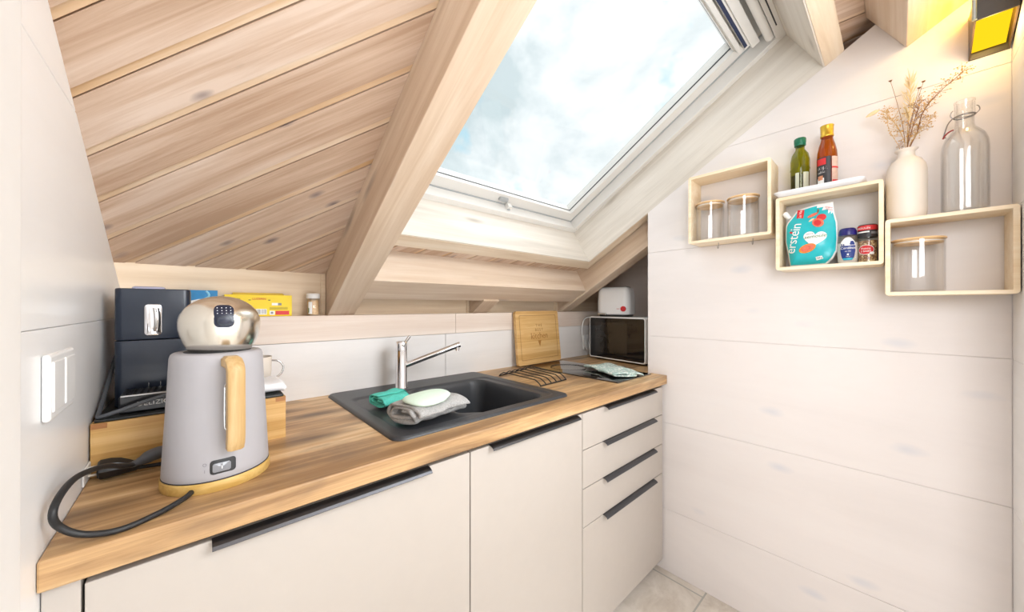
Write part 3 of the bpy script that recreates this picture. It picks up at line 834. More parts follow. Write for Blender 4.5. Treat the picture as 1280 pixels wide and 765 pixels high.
# local: y along the front (from its right end to its left), x into the niche
# the front runs from (.134,.168) to (.189,.555)
MW = Matrix(((math.cos(mang), math.sin(mang), 0, .134), (-math.sin(mang), math.cos(mang), 0, .168), (0, 0, 1, 0), (0, 0, 0, 1)))
mw = thing('microwave', (.30, .34, .9), 'white microwave with dark glass door standing in the niche', 'microwave')
def Lm(mb, a, b, mat): mb.box(a, b, mat, mtx=MW)
W_ = .391
mb = MB(); Lm(mb, (.012, .004, .913), (.275, W_ - .004, 1.155), M['white_metal']); mb.build('body', mw, bevel=.006)
mb = MB(); mb.prism([(a, b) for a, b in [(W_ / 2 + p, .912 + q) for p, q in rr_poly(W_, .244, .014)]], 'X', -.006, .014, M['white_plastic'], mtx=MW); mb.build('door_frame', mw, bevel=.002)
dg_ = None
mb = MB(); mb.prism([(W_ / 2 + p, .919 + q) for p, q in rr_poly(W_ - .014, .230, .010)], 'X', -.0075, -.002, M['oven_glass'], mtx=MW); dg_ = mb.build('door_glass', mw, bevel=.0008)
mb = MB(); mb.prism([(W_ / 2 + .035 + p, .947 + q) for p, q in rr_poly(.23, .178, .006)], 'X', -.0079, -.0070, M['oven_inner'], mtx=MW); mb.build('viewing_window', dg_)
for yy in (.03, W_ - .03):
    for xx in (.04, .24):
        mb = MB(); mb.lathe([(.012, 0), (.012, .013)], (*(MW @ Vector((xx, yy, 0))).xy, .9003), M['rubber'], 16); mb.build('foot', mw)
mb = MB(); mb.tube(spline([(.262, .575, 1.120), (.245, .600, 1.148), (.222, .628, 1.128), (.212, .634, 1.06), (.224, .630, .985), (.250, .622, .940), (.276, .626, .945), (.285, .632, .972), (.284, .640, .985)], 6), .0035, M['white_plastic'], 8); mb.build('power_cord', mw)
so = thing('wall_socket', (.285, .655, .985), 'white double socket on the splash beside the microwave', 'socket', None)
mb = MB(); mb.rbox((0, 0, 0), (.082, .092, .010), .008, M['white_plastic'], mtx=frame((.287, .655, .985), (1, 0, 0), (0, 0, 1))); mb.build('plate', so)
mb = MB(); mb.lathe([(.021, 0), (.021, .004), (.018, .004), (.017, .001), (0, .001)], (0, 0, .0085), M['white_plastic'], 28, mtx=frame((.287, .655, .985), (1, 0, 0), (0, 0, 1))); mb.build('receptacle', so)

TA = math.atan2(.055, .387) + R(4)
to = thing('toaster', (.275, .425, 1.1545), 'white rounded toaster with red dial standing on the microwave', 'toaster')
TM = Matrix.Translation((.270, .425, 1.1562)) @ Matrix.Rotation(R(14), 4, 'Z')
mb = MB()
loops = []
for ins, z in ((.008, .012), (.002, .016), (0, .024), (.0, .09), (.004, .145), (.010, .163), (.018, .171), (.03, .174)):
    L_ = []
    w, d, r = .078 - ins, .098 - ins, max(.038 - ins, .008)
    for cx_, cy_, a in ((w - r, d - r, 0), (-w + r, d - r, 90), (-w + r, -d + r, 180), (w - r, -d + r, 270)):
        for k in range(7): L_.append((cx_ + r * math.cos(R(a + 15 * k)), cy_ + r * math.sin(R(a + 15 * k)), z))
    loops.append(L_)
n_ = len(loops[0]); fs = []
for i in range(len(loops) - 1):
    for k in range(n_): fs.append((i * n_ + k, i * n_ + (k + 1) % n_, (i + 1) * n_ + (k + 1) % n_, (i + 1) * n_ + k))
fs += [tuple(range(n_))[::-1], tuple((len(loops) - 1) * n_ + k for k in range(n_))]
mb.add([p for l in loops for p in l], fs, M['white_metal'], True, TM); mb.build('body', to)
mb = MB(); mb.rbox((0, 0, .001), (.142, .176, .013), .03, M['rubber'], mtx=TM); mb.build('base', to)
for xx in (-.022, .022):
    mb = MB(); mb.box((xx - .011, -.075, .168), (xx + .011, .075, .1755), M['gasket'], mtx=TM); mb.build('slot', to)
mb = MB(); mb.lathe([(.0155, 0), (.0155, .006), (.013, .008), (0, .008)], (0, 0, 0), M['red'], 24, mtx=TM @ frame((-.0775, -.064, .046), (0, -1, 0), (0, 0, 1))); mb.build('dial', to)
mb = MB(); v_, f_ = text_geo('toast', .009); mb.add(v_, f_, M['red'], mtx=TM @ frame((-.0782, -.034, .044), (0, -1, 0), (0, 0, 1))); mb.build('lettering', to)
mb = MB(); mb.rbox((0, 0, 0), (.055, .02, .012), .006, M['steel'], mtx=TM @ Matrix.Translation((-.080, .062, .010)) @ Matrix.Rotation(PI / 2, 4, 'Z')); mb.build('crumb_tray', to)

# ------------------------------------------------------------------ kettle
KX, KY = -1.575, .147
kt = thing('kettle', (KX, KY, .9), 'grey electric kettle with wooden handle and domed steel lid near left wall', 'kettle')
KC = (KX, KY, .9)
mb = MB(); mb.lathe([(.0, 0), (.0785, 0), (.0795, .002), (.0795, .0165), (.0785, .018), (0, .018)], KC, M['kettle_base'], 64); mb.build('base_ring', kt)
mb = MB()
bp_ = [(0, .0185), (.0765, .0185), (.0768, .0195), (.0775, .0205), (.0770, .03), (.0748, .075), (.0722, .125), (.0695, .18), (.0683, .210), (.0675, .224), (.0655, .2305), (.0625, .233), (.056, .2335), (0, .2335)]
mb.lathe(bp_, KC, M['kettle_grey'], 72); mb.build('body', kt)
mb = MB(); mb.lathe([(.0772, .0181), (.0780, .0186), (.0780, .0196), (.0772, .0201)], KC, M['gasket'], 64, cap=False); mb.build('seam', kt)
def body_r(z):
    z -= .9
    for (r0, z0), (r1, z1) in zip(bp_[1:], bp_[2:]):
        if z0 <= z <= z1 and z1 > z0: return r0 + (r1 - r0) * (z - z0) / (z1 - z0)
    return .07
lidp = [(.0, .234), (.045, .2345)]
for i in range(0, 25):
    a = -.73 + (PI / 2 + .73) * i / 24
    b = .05 if a > 0 else .0765
    lidp.append((.0605 * math.cos(a), .2855 + b * math.sin(a)))
lidp = [p for p in lidp if p[1] >= .234]; lidp[-1] = (0, lidp[-1][1])
mb = MB(); mb.lathe(lidp, (KX + .0035, KY, .9), M['dome'], 72); lid = mb.build('lid', kt)
mb = MB(); mb.lathe([(.0, .2334), (.0490, .2334), (.0490, .2341), (.0, .2341)], KC, M['gasket'], 48); mb.build('lid_gap_shade', kt)  # dark disc paints the shadow gap between body and dome
def dome_r(z):
    t = (z - .9 - .2855) / (.05 if z > 1.1855 else .0765); return .0605 * math.sqrt(max(0, 1 - t * t))
CAMA = math.atan2(-.858, -.032)
def on_dome(u, z, h):
    r = dome_r(z) + h; a = CAMA + R(4) + u / max(r, .02); return (KX + .0035 + r * math.cos(a), KY + r * math.sin(a), z + h * .3)
def dome_patch(mb, uc, zc, w, h, r, mat, hh, n=9):
    """rounded rectangle wrapped on the dome"""
    pts = rr_poly(w, h, r, 5); pts = [(a + uc, b - h / 2 + zc) for a, b in pts]
    vs, fs = [], []; k = len(pts)
    for s_ in (1, .75, .5, .25):
        vs += [on_dome(uc + (a - uc) * s_, zc + (b - zc) * s_, hh) for a, b in pts]
    vs.append(on_dome(uc, zc, hh)); vs += [on_dome(a, b, -.0006) for a, b in pts]
    for l in range(3):
        for i in range(k): fs.append((l * k + i, l * k + (i + 1) % k, (l + 1) * k + (i + 1) % k, (l + 1) * k + i))
    for i in range(k): fs.append((3 * k + i, 3 * k + (i + 1) % k, 4 * k)); fs.append((i, (i + 1) % k, 4 * k + 1 + (i + 1) % k, 4 * k + 1 + i))
    mb.add(vs, fs, mat, True)
mb = MB(); dome_patch(mb, 0, 1.1985, .0285, .040, .0095, M['keypad'], .0012)
for i in range(4):
    for j in range(3): dome_patch(mb, -.0092 + .0062 * i, 1.2035 + .0048 * j, .0016, .0012, .0005, M['dots'], .0018)
mb.build('keypad', lid)
mb = MB(); dome_patch(mb, 0, 1.1895, .0205, .0165, .008, M['machine'], .0035); dome_patch(mb, 0, 1.1895, .0150, .0115, .0055, M['keypad'], .0048); mb.build('dial', lid)
# handle
HA = CAMA + R(13)
ho = Vector((math.cos(HA), math.sin(HA), 0)); ht = Vector((-math.sin(HA), math.cos(HA), 0))
path = [(.064, 1.1185), (.080, 1.1195), (.0905, 1.1175), (.0985, 1.110), (.1005, 1.098), (.1005, 1.075), (.1012, 1.04), (.1010, 1.00), (.0992, .984), (.0965, .9735)]
sp_ = spline([(a, b, 0) for a, b in path], 5)
mb = MB(); vs, fs = [], []
for i, p in enumerate(sp_):
    t = (sp_[min(i + 1, len(sp_) - 1)] - sp_[max(i - 1, 0)]).normalized(); nn = Vector((-t.y, t.x, 0))
    w = .0122 if i < len(sp_) - 4 else .0118
    d_ = .0085 if i > 8 else .0105
    for cx_, cy_ in ((-1, -.6), (-.6, -1), (.6, -1), (1, -.6), (1, .6), (.6, 1), (-.6, 1), (-1, .6)):
        q = p + nn * (d_ * cy_); v = Vector((KX, KY, 0)) + ho * q.x + ht * (w * cx_) + Vector((0, 0, q.y)); vs.append(v)
for i in range(len(sp_) - 1):
    for k in range(8): fs.append((i * 8 + k, i * 8 + (k + 1) % 8, (i + 1) * 8 + (k + 1) % 8, (i + 1) * 8 + k))
fs += [tuple(range(8))[::-1], tuple((len(sp_) - 1) * 8 + k for k in range(8))]
mb.add(vs, fs, M['kettle_wood'], True); mb.build('handle', kt)
mb = MB(); K0 = Vector((KX, KY, 0))
mb.tube(spline([K0 + ho * .0985 - ht * .006 + Vector((0, 0, 1.09)), K0 + ho * .090 - ht * .0115 + Vector((0, 0, 1.083)), K0 + ho * .0885 - ht * .0125 + Vector((0, 0, 1.07)), K0 + ho * .0885 - ht * .0125 + Vector((0, 0, 1.02)), K0 + ho * .090 - ht * .0115 + Vector((0, 0, 1.007)), K0 + ho * .0985 - ht * .006 + Vector((0, 0, 1.0))], 4), .0012, M['steel'], 8)
mb.build('handle_trim', kt)
# switch
def on_body(u, z, h):
    r = body_r(z) + h; a = CAMA + R(2.5) + u / r; return (KX + r * math.cos(a), KY + r * math.sin(a), z)
def body_patch(mb, uc, zc, w, h, r, mat, hh):
    pts = [(a + uc, b - h / 2 + zc) for a, b in rr_poly(w, h, r, 5)]; k = len(pts); vs, fs = [], []
    for s_ in (1, .8, .6, .4, .2): vs += [on_body(uc + (a - uc) * s_, zc + (b - zc) * s_, hh) for a, b in pts]
    vs.append(on_body(uc, zc, hh)); vs += [on_body(a, b, -.001) for a, b in pts]
    for l in range(4):
        for i in range(k): fs.append((l * k + i, l * k + (i + 1) % k, (l + 1) * k + (i + 1) % k, (l + 1) * k + i))
    for i in range(k): fs.append((4 * k + i, 4 * k + (i + 1) % k, 5 * k)); fs.append((i, (i + 1) % k, 5 * k + 1 + (i + 1) % k, 5 * k + 1 + i))
    mb.add(vs, fs, mat, True)
mb = MB(); body_patch(mb, .003, .9415, .0350, .0235, .005, M['black'], .0014); sw = mb.build('switch', kt)
mb = MB(); body_patch(mb, .001, .9410, .0245, .0145, .003, M['clear_switch'], .0042)
body_patch(mb, .001, .9410, .0030, .0110, .0012, M['clear_switch'], .0050); body_patch(mb, .0012, .9412, .0012, .0050, .0005, M['print_white'], .0053)
mb.build('rocker', sw)
mb = MB()
for s_, z in (('O', .9455), ('I', .9345)):
    v_, f_ = text_geo(s_, .0075); mb.add([on_body(p[0] - .0215, p[1] + z, .0004 + p[2]) for p in v_], f_, M['print_grey'])
mb.build('lettering', kt)
mb = MB()
cord = [(KX - .036, KY - .066, .907), (-1.620, .062, .9065), (-1.647, .038, .9045), (-1.685, .0175, .9045), (-1.718, .018, .912), (-1.738, .016, .932), (-1.7415, .010, .955), (-1.739, .045, .968), (-1.7336, .10, .9667), (-1.7192, .17, .9515), (-1.7020, .214, .932), (-1.690, .232, .9255)]
mb.tube(spline(cord, 7), .0042, M['rubber'], 12); mb.build('power_cord', kt)
mb = MB(); mb.tube(spline([(-1.694, .229, .9265), (-1.684, .240, .9265), (-1.677, .247, .9275), (-1.668, .254, .930), (-1.650, .262, .9305), (-1.636, .266, .927)], 4), [.0052, .0055, .006, .0062, .0078, .0080, .0088, .0095, .0105, .0112, .0115, .0116, .0118, .0118, .0118, .0116, .0116, .0114, .011, .0105, .010], M['cable_grey'], 16); mb.build('coupler', kt)
mb = MB(); mb.tube(spline([(-1.700, .262, .9105), (-1.672, .266, .906), (-1.640, .262, .905), (-1.61, .245, .9045), (-1.60, .225, .9045)], 5), .0038, M['rubber'], 10); mb.build('plug_cord', kt)
mb = MB(); mb.tube([(-1.738, .262, .919), (-1.735, .262, .919), (-1.724, .262, .919), (-1.713, .262, .918), (-1.701, .262, .915), (-1.688, .263, .911)], [.0145, .018, .0183, .0165, .0125, .0075], M['black'], 8); pg = mb.build('plug', kt)
for yy in (-.007, .007):
    mb = MB(); mb.tube([(-1.7505, .262, .919 + yy), (-1.736, .262, .919 + yy)], .0023, M['ivory'], 10); mb.build('pin', pg)
mb = MB(); mb.box((LW + .0005, .232, .9035), (LW + .0035, .292, .931), M['white_plastic'])
tag(mb.build('socket_plate', bevel=.001), 'small white socket plate low on the left wall behind the kettle plug', 'socket')
ws = thing('wall_switch', (LW, .082, 1.11), 'white double switch plate on the glossy left wall', 'switch')
fr_ = frame((LW, .082, 1.111), (0, -1, 0), (0, 0, 1)); fr_ = frame((LW, .082, 1.111), (0, 1, 0), (0, 0, 1))
mb = MB(); mb.box((LW + .0003, .017, 1.067), (LW + .008, .138, 1.154), M['white_plastic']); mb.build('plate', ws, bevel=.004)
for y0 in (.025, .082):
    mb = MB(); mb.box((LW + .007, y0, 1.078), (LW + .010, y0 + .049, 1.144), M['white_plastic']); mb.build('rocker', ws, bevel=.0015)

# ------------------------------------------------------------------ bamboo crate, coffee machine, cup, napkin
cr = thing('bamboo_crate', (-1.60, .42, .9), 'bamboo storage crate with black lid under the coffee machine', 'crate')
cx0, cx1, cy0, cy1, cz1 = -1.7505, -1.445, .285, .565, .9985
mb = MB()
mb.box((cx0, cy0, .9004), (cx1, cy0 + .01, cz1), M['bamboo']); mb.box((cx0, cy1 - .01, .9004), (cx1, cy1, cz1), M['bamboo'])
mb.box((cx0, cy0 + .01, .9004), (cx0 + .01, cy1 - .01, cz1), M['bamboo']); mb.box((cx1 - .01, cy0 + .01, .9004), (cx1, cy1 - .01, cz1), M['bamboo']); mb.box((cx0 + .01, cy0 + .01, .9004), (cx1 - .01, cy1 - .01, .908), M['bamboo'])
mb.build('box', cr)
for a in (cx0 + .0005, cx1 - .0205):
    mb = MB(); mb.box((a, cy0 - .0006, .9885), (a + .020, cy0 + .004, .9982), M['bamboo_dark']); mb.build('corner_joint', cr)
mb = MB(); mb.rbox(((cx0 + cx1) / 2, (cy0 + cy1) / 2, .9987), (cx1 - cx0 - .006, cy1 - cy0 - .006, .0052), .006, M['lid_black']); mb.build('lid', cr)

cm = thing('coffee_machine', (-1.675, .47, 1.004), 'tall navy-black capsule coffee machine standing on the bamboo crate', 'coffee machine')
mx0, mx1, my0, my1 = -1.733, -1.616, .38, .555
mb = MB(); mb.rbox(((mx0 + mx1) / 2, (my0 + my1) / 2, 1.1442), (mx1 - mx0, my1 - my0, .1105), .012, M['machine'], zr=.003); hd = mb.build('head', cm)
mb = MB(); mb.rbox(((mx0 + mx1) / 2, (my0 + my1) / 2, 1.0045), (mx1 - mx0, my1 - my0, .1385), .012, M['machine'], zr=.0015); mb.build('lower_body', cm)
mb = MB(); mb.rbox((0, 0, 0), (.0275, .068, .006), .007, M['chrome'], mtx=frame((-1.6756, .3805, 1.187), (1, 0, 0), (0, 0, 1)), zr=.002); lv = mb.build('chrome_lever', cm)
mb = MB()
for xx, w in ((.002, .0045), (.0085, .002)):
    vs = []
    mb.tube(spline([(-1.6756 + xx, .3745, 1.212), (-1.6756 + xx + .0015, .3715, 1.20), (-1.6756 + xx + .002, .3705, 1.187), (-1.6756 + xx + .0015, .3715, 1.174), (-1.6756 + xx, .3745, 1.162)], 4), w * .6, M['machine_dark'] if w < .003 else M['steel'], 8)
mb.build('lever_grip', lv)
mb = MB(); mb.box((-1.719, .31, 1.0045), (-1.628, .381, 1.0385), M['machine_dark']); dt = mb.build('drip_tray', cm, bevel=.003)
mb = MB(); mb.box((-1.716, .3095, 1.0375), (-1.63, .312, 1.0398), M['white_plastic'])
for i in range(9): mb.box((-1.715 + i * .0097, .313, 1.0386), (-1.7105 + i * .0097, .378, 1.0415), M['black'])
for j in range(6): mb.box((-1.716, .316 + j * .011, 1.0386), (-1.630, .3195 + j * .011, 1.0408), M['black'])
mb.build('drip_grid', dt)
mb = MB(); put_text(mb, 'DELIZIO', .0125, M['print_white'], (-1.6705, .3094, 1.0165), (1, 0, 0), (0, 0, 1), space=1.05); mb.build('lettering', dt)
for xx in (-1.682, -1.664):
    mb = MB(); mb.tube([(xx, .374, 1.0400), (xx, .374, 1.052)], .0008, M['steel'], 6); mb.build('spout_pin', cm)
mb = MB(); mb.rbox((-1.695, .579, 1.0045), (.06, .044, .262), .01, M['tank']); mb.build('water_tank', cm)
mb = MB(); mb.tube(spline([(-1.7405, .50, 1.11), (-1.743, .46, 1.085), (-1.744, .42, 1.060), (-1.7455, .37, 1.030), (-1.7455, .325, 1.0095), (-1.744, .303, 1.0075), (-1.738, .296, 1.0085), (-1.7145, .290, 1.0165), (-1.6823, .288, 1.0275), (-1.653, .290, 1.0356), (-1.63, .30, 1.040)], 6), .0036, M['cable_grey'], 10); mb.build('power_cord', cm)

cu = thing('cup', (-1.4855, .50, 1.004), 'pale cup with thin handle behind the kettle on the crate', 'cup')
mb = MB(); mb.lathe([(0, 0), (.034, 0), (.037, .003), (.0405, .03), (.0415, .070), (.0400, .070), (.039, .03), (.035, .005), (0, .005)], (-1.4855, .50, 1.0042), M['vase'], 40); mb.build('bowl', cu)
mb = MB(); mb.tube(spline([(-1.447, .493, 1.062), (-1.432, .490, 1.060), (-1.421, .489, 1.050), (-1.418, .489, 1.037), (-1.424, .489, 1.022), (-1.436, .490, 1.0125), (-1.448, .493, 1.012)], 5), .0026, M['steel'], 10); mb.build('handle', cu)
o = spiral_cloth('napkin', (-1.480, .365, 1.0040), (.085, .13, .030), R(0), 1.5, M['napkin'], 2.2, th=.008, amp=.004, taper=.5)
tag(o, 'folded white napkin on the right end of the crate lid', 'napkin')

# ------------------------------------------------------------------ things on the ledge
yb = thing('carton', (-1.452, .70, 1.1836), 'yellow carton with barcode lying on the wooden ledge', 'box')
mb = MB(); mb.box((-1.5415, .676, 1.1837), (-1.3635, .7165, 1.2535), M['yellow']); mb.build('box_body', yb, bevel=.0008)
mb = MB(); mb.prism([(.6765, 1.2536), (.7165, 1.2536), (.7165, 1.2600), (.7145, 1.2610)], 'X', -1.520, -1.385, M['yellow']); mb.build('flap', yb)
mb = MB(); FY = .6757
mb.box((-1.4665, FY - .0003, 1.1895), (-1.4345, FY + .0004, 1.208), M['print_white'])
for i in range(9): mb.box((-1.4640 + i * .0032, FY - .0006, 1.1915), (-1.4640 + i * .0032 + random.choice((.0008, .0016, .0012)), FY, 1.2065), M['dark_print'])
mb.build('barcode_label', yb)
mb = MB(); mb.box((-1.4105, FY - .0003, 1.1885), (-1.3715, FY + .0004, 1.2015), M['red']); mb.build('red_label', yb)
mb = MB(); mb.box((-1.4265, FY - .0003, 1.1885), (-1.4125, FY + .0004, 1.2015), M['print_white']); mb.box((-1.4235, FY - .0006, 1.1915), (-1.4165, FY, 1.1985), M['print_grey'])
mb.build('small_label', yb)
mb = MB(); mb.box((-1.4205, FY - .0003, 1.2195), (-1.4035, FY + .0004, 1.2275), M['print_white']); mb.build('white_field', yb); mb = MB(); mb.box((-1.4035, FY - .0003, 1.2195), (-1.3935, FY + .0004, 1.2275), M['print_grey'])
mb.build('grey_field', yb); mb = MB()
put_text(mb, 'LUZERN', .0098, M['red'], (-1.4545, FY - .0005, 1.2375), (1, 0, 0), (0, 0, 1))
mb.build('lettering', yb)
for xx in (-1.4795, -1.4275):
    mb = MB(); mb.box((xx - .003, FY - .0003, 1.2355), (xx + .003, FY + .0004, 1.2378), M['dark_print']); mb.build('ornament', yb)
mb = MB()
for z in (1.2125, 1.2095, 1.2065): mb.box((-1.427, FY - .0002, z), (-1.376, FY + .0003, z + .0009), M['dark_print'])
mb.build('small_print', yb); mb = MB()
for q in ((-1.5175, 1.233, -1.5165, 1.2415), (-1.5045, 1.233, -1.5035, 1.2415), (-1.5175, 1.233, -1.5035, 1.234), (-1.5175, 1.2405, -1.5035, 1.2415)): mb.box((q[0], FY - .0003, q[1]), (q[2], FY + .0003, q[3]), M['dark_print'])
mb.build('symbol_frame', yb)
bb = thing('carton', (-1.60, .70, 1.1836), 'blue carton on the ledge between coffee machine and yellow carton', 'box')
mb = MB(); mb.box((-1.655, .678, 1.1837), (-1.5575, .716, 1.2645), M['blue_box']); mb.build('box_body', bb, bevel=.0008)
mb = MB(); v0 = [(-1.655, 1.222), (-1.60, 1.238), (-1.575, 1.238), (-1.558, 1.243), (-1.558, 1.236), (-1.575, 1.231), (-1.60, 1.229), (-1.655, 1.212)]
mb.prism(v0, 'Y', .6774, .6784, M['print_white']); mb.build('white_band', bb)
mb = MB(); mb.box((-1.655, .6774, 1.184), (-1.5577, .6782, 1.2122), M['cream']); mb.build('cream_band', bb)
mb = MB()
mb.tube(spline([(-1.584, .6778, 1.262), (-1.578, .6778, 1.254), (-1.578, .6778, 1.246), (-1.585, .6778, 1.240)], 4), .003, M['light_blue'], 6)
mb.build('print', bb)
tj = thing('toothpick_jar', (-1.2965, .69, 1.1836), 'small round toothpick jar with white cap on the ledge beside the rafter', 'jar')
mb = MB(); mb.lathe([(0, 0), (.0195, 0), (.0205, .002), (.0205, .06), (.0190, .06), (.0190, .003), (0, .003)], (-1.2965, .689, 1.1838), M['jar_glass'], 36); mb.build('tube', tj)
mb = MB(); mb.lathe([(0, .0), (.0212, 0), (.0218, .001), (.0218, .014), (.0205, .017), (.0150, .0185), (0, .0185)], (-1.2965, .689, 1.2442), M['white_plastic'], 36); mb.build('cap', tj)
mb = MB(); mb.lathe([(0, .0035), (.0178, .0035), (.0178, .052), (.014, .055), (0, .054)], (-1.2965, .689, 1.1838), M['pick'], 26); o = mb.build('toothpicks', tj); o['kind'] = 'stuff'
mb = MB(); sector(mb, (-1.2965, .689), .0206, 1.190, 1.232, R(215), R(250), M['print_white']); sector(mb, (-1.2965, .689), .0211, 1.194, 1.210, R(217), R(224), M['leaf_green']); mb.build('label', tj)

# ------------------------------------------------------------------ box shelves on the right wall
def box_shelf(y0, y1, z0, z1, label, d=.11, t=.0105, r=.008):
    o = thing('box_shelf', (0, (y0 + y1) / 2, z0), label, 'shelf', 'three plywood box shelves on the right wall')
    mb = MB()
    def rr(y0, y1, z0, z1, r, seg=5):
        p = []
        for cy_, cz_, a in ((y1 - r, z1 - r, 0), (y0 + r, z1 - r, 90), (y0 + r, z0 + r, 180), (y1 - r, z0 + r, 270)):
            for k in range(seg + 1): p.append((cy_ + r * math.cos(R(a + 90 * k / seg)), cz_ + r * math.sin(R(a + 90 * k / seg))))
        return p
    A = rr(y0, y1, z0, z1, r); B = rr(y0 + t, y1 - t, z0 + t, z1 - t, .0008)
    n = len(A); vs = [(-.0006, a, b) for a, b in A] + [(-d, a, b) for a, b in A] + [(-d, a, b) for a, b in B] + [(-.0006, a, b) for a, b in B]; fs = []
    for i in range(n):
        j = (i + 1) % n
        for l in range(4): fs.append((l * n + i, l * n + j, ((l + 1) % 4) * n + j, ((l + 1) % 4) * n + i))
    mb.add(vs, fs, M['shelf_wood']); mb.build('frame', o, bevel=.0008)
    return o
B1, B2, B3 = (-.4135, -.1355, 1.4710, 1.7425), (-.6845, -.4265, 1.3410, 1.5920), (-.9140, -.6870, 1.2475, 1.4695)
s1_ = box_shelf(*B1, 'largest plywood box shelf, two wooden-lidded glass jars side by side in it')
s2_ = box_shelf(*B2, 'middle plywood box shelf holding the turquoise pouch, with a tray on top')
s3_ = box_shelf(*B3, 'smallest plywood box shelf in the corner, single glass jar inside, vase on top')
for yy in (-.232, -.348):
    mb = MB(); mb.tube(spline([(-.06, yy, 1.4715), (-.06, yy, 1.458), (-.0625, yy, 1.450), (-.067, yy, 1.447), (-.072, yy, 1.450), (-.073, yy, 1.457)], 4), .0011, M['wire'], 8); mb.build('hook', s1_)

JR = .0500
def glass_jar(x, y, z, h, label, r=JR):
    o = thing('storage_jar', (x, y, z), label, 'jar', 'glass storage jars in the box shelves')
    mb = MB(); mb.lathe([(0, 0), (r - .004, 0), (r, .004), (r, h), (r - .0016, h), (r - .0016, .006), (r - .005, .004), (0, .004)], (x, y, z + .0003), M['jar_glass'], 56); mb.build('glass', o)
    mb = MB(); mb.lathe([(0, -.0095), (r - .0035, -.0095), (r - .0035, .0005), (r + .0018, .0005), (r + .0020, .0035), (r + .0012, .0052), (0, .0052)], (x, y, z + h), M['lid_wood'], 56); ld = mb.build('lid', o)
    mb = MB(); mb.lathe([(r - .0035, -.0065), (r - .0019, -.0065), (r - .0019, -.004), (r - .0035, -.004)], (x, y, z + h), M['white_plastic'], 48, cap=False); mb.build('seal', ld)
    return o
zin = B1[2] + .0105
glass_jar(-.056, -.1995, zin, .148, 'lidded glass storage jar at the window end of the largest box shelf')
glass_jar(-.056, -.3150, zin, .146, 'lidded glass storage jar nearer the oil bottles in the largest box shelf', r=.0515)
glass_jar(-.056, -.7515, B3[2] + .0105, .148, 'lidded glass storage jar alone in the smallest box shelf', r=.0515)

# tray and two bottles on the middle shelf
tr = thing('serving_tray', (-.075, -.535, 1.592), 'small white rectangular tray under the bottles on the middle box shelf', 'tray')
mb = MB(); vs, fs = [], []
prof = [(-.012, .0), (0, .0005), (.010, .009), (.0125, .0135), (.0105, .0140), (.006, .0095), (-.004, .0035), (-.014, .003)]
P0_ = []
for ins, z in prof:
    L_ = []
    for cx_, cy_, a in ((.040, .088, 0), (-.040, .088, 90), (-.040, -.088, 180), (.040, -.088, 270)):
        for k in range(6): L_.append((-.072 + cx_ + (.012 + ins * .6) * math.cos(R(a + 18 * k)) + (ins * .4) * (1 if cx_ > 0 else -1), -.535 + cy_ + (.012 + ins * .6) * math.sin(R(a + 18 * k)) + (ins * .4) * (1 if cy_ > 0 else -1), 1.5925 + z))
    P0_.append(L_)
n_ = len(P0_[0])
for i in range(len(P0_) - 1):
    for k in range(n_): fs.append((i * n_ + k, i * n_ + (k + 1) % n_, (i + 1) * n_ + (k + 1) % n_, (i + 1) * n_ + k))
fs += [tuple(range(n_))[::-1], tuple((len(P0_) - 1) * n_ + k for k in range(n_))]
mb.add([p for l in P0_ for p in l], fs, M['porcelain'], True); mb.build('dish', tr)

bz = 1.5962
def toward_cam(x, y): return math.atan2(-.7115 - y, -1.607 - x)
ob = thing('oil_bottle', (-.062, -.486, bz), 'green glass oil bottle with green cap on the white tray', 'bottle')
x_, y_ = -.062, -.486
mb = MB(); mb.lathe([(0, 0), (.0235, 0), (.0250, .002), (.0255, .04), (.0258, .085), (.0275, .090), (.0262, .095), (.0262, .122), (.0225, .142), (.0135, .157), (.0125, .160), (.0125, .176), (0, .176)], (x_, y_, bz + .0003), M['green_glass'], 40); mb.build('glass', ob)
mb = MB(); mb.lathe([(0, .003), (.0225, .003), (.0238, .006), (.0242, .04), (.0243, .070), (0, .070)], (x_, y_, bz), M['oil'], 36); mb.build('oil', ob)
mb = MB(); mb.lathe([(0, 0), (.0155, 0), (.016, .001), (.016, .006), (.0148, .0065), (.0152, .008), (.0165, .010), (.0165, .024), (.015, .026), (0, .026)], (x_, y_, bz + .172), M['green_cap'], 32); mb.build('cap', ob)
mb = MB(); sector(mb, (x_, y_), .0261, bz + .010, bz + .075, toward_cam(x_, y_) + R(18), toward_cam(x_, y_) + R(58), M['label_clear']); sector(mb, (x_, y_), .0261, bz + .012, bz + .075, toward_cam(x_, y_) - R(28), toward_cam(x_, y_) - R(6), M['label_clear']); mb.build('label', ob)

sb = thing('sauce_bottle', (-.062, -.5555, bz), 'brown glass bottle with gold cap and black label on the white tray', 'bottle')
x_, y_ = -.062, -.5555
mb = MB(); mb.lathe([(0, 0), (.0240, 0), (.0258, .002), (.0262, .05), (.0262, .105), (.0248, .128), (.0205, .150), (.0160, .166), (.0150, .172), (.0150, .184), (0, .184)], (x_, y_, bz + .0003), M['amber_glass'], 44); mb.build('glass', sb)
mb = MB(); mb.lathe([(0, .003), (.0225, .003), (.0242, .006), (.0246, .05), (.0246, .106), (0, .106)], (x_, y_, bz), M['amber_glass'], 36); mb.build('sauce', sb)
mb = MB(); mb.lathe([(0, 0), (.0168, 0), (.0172, .001), (.0172, .006), (.0165, .007), (.0168, .030), (.0178, .036), (.0175, .0375), (0, .0375)], (x_, y_, bz + .178), M['gold'], 36); mb.build('cap', sb)
ca_ = toward_cam(x_, y_)
mb = MB(); sector(mb, (x_, y_), .0263, bz + .006, bz + .108, ca_ - R(72), ca_ + R(20), M['label_black'], 24)
sector(mb, (x_, y_), .0269, bz + .083, bz + .104, ca_ - R(62), ca_ - R(6), M['red'])
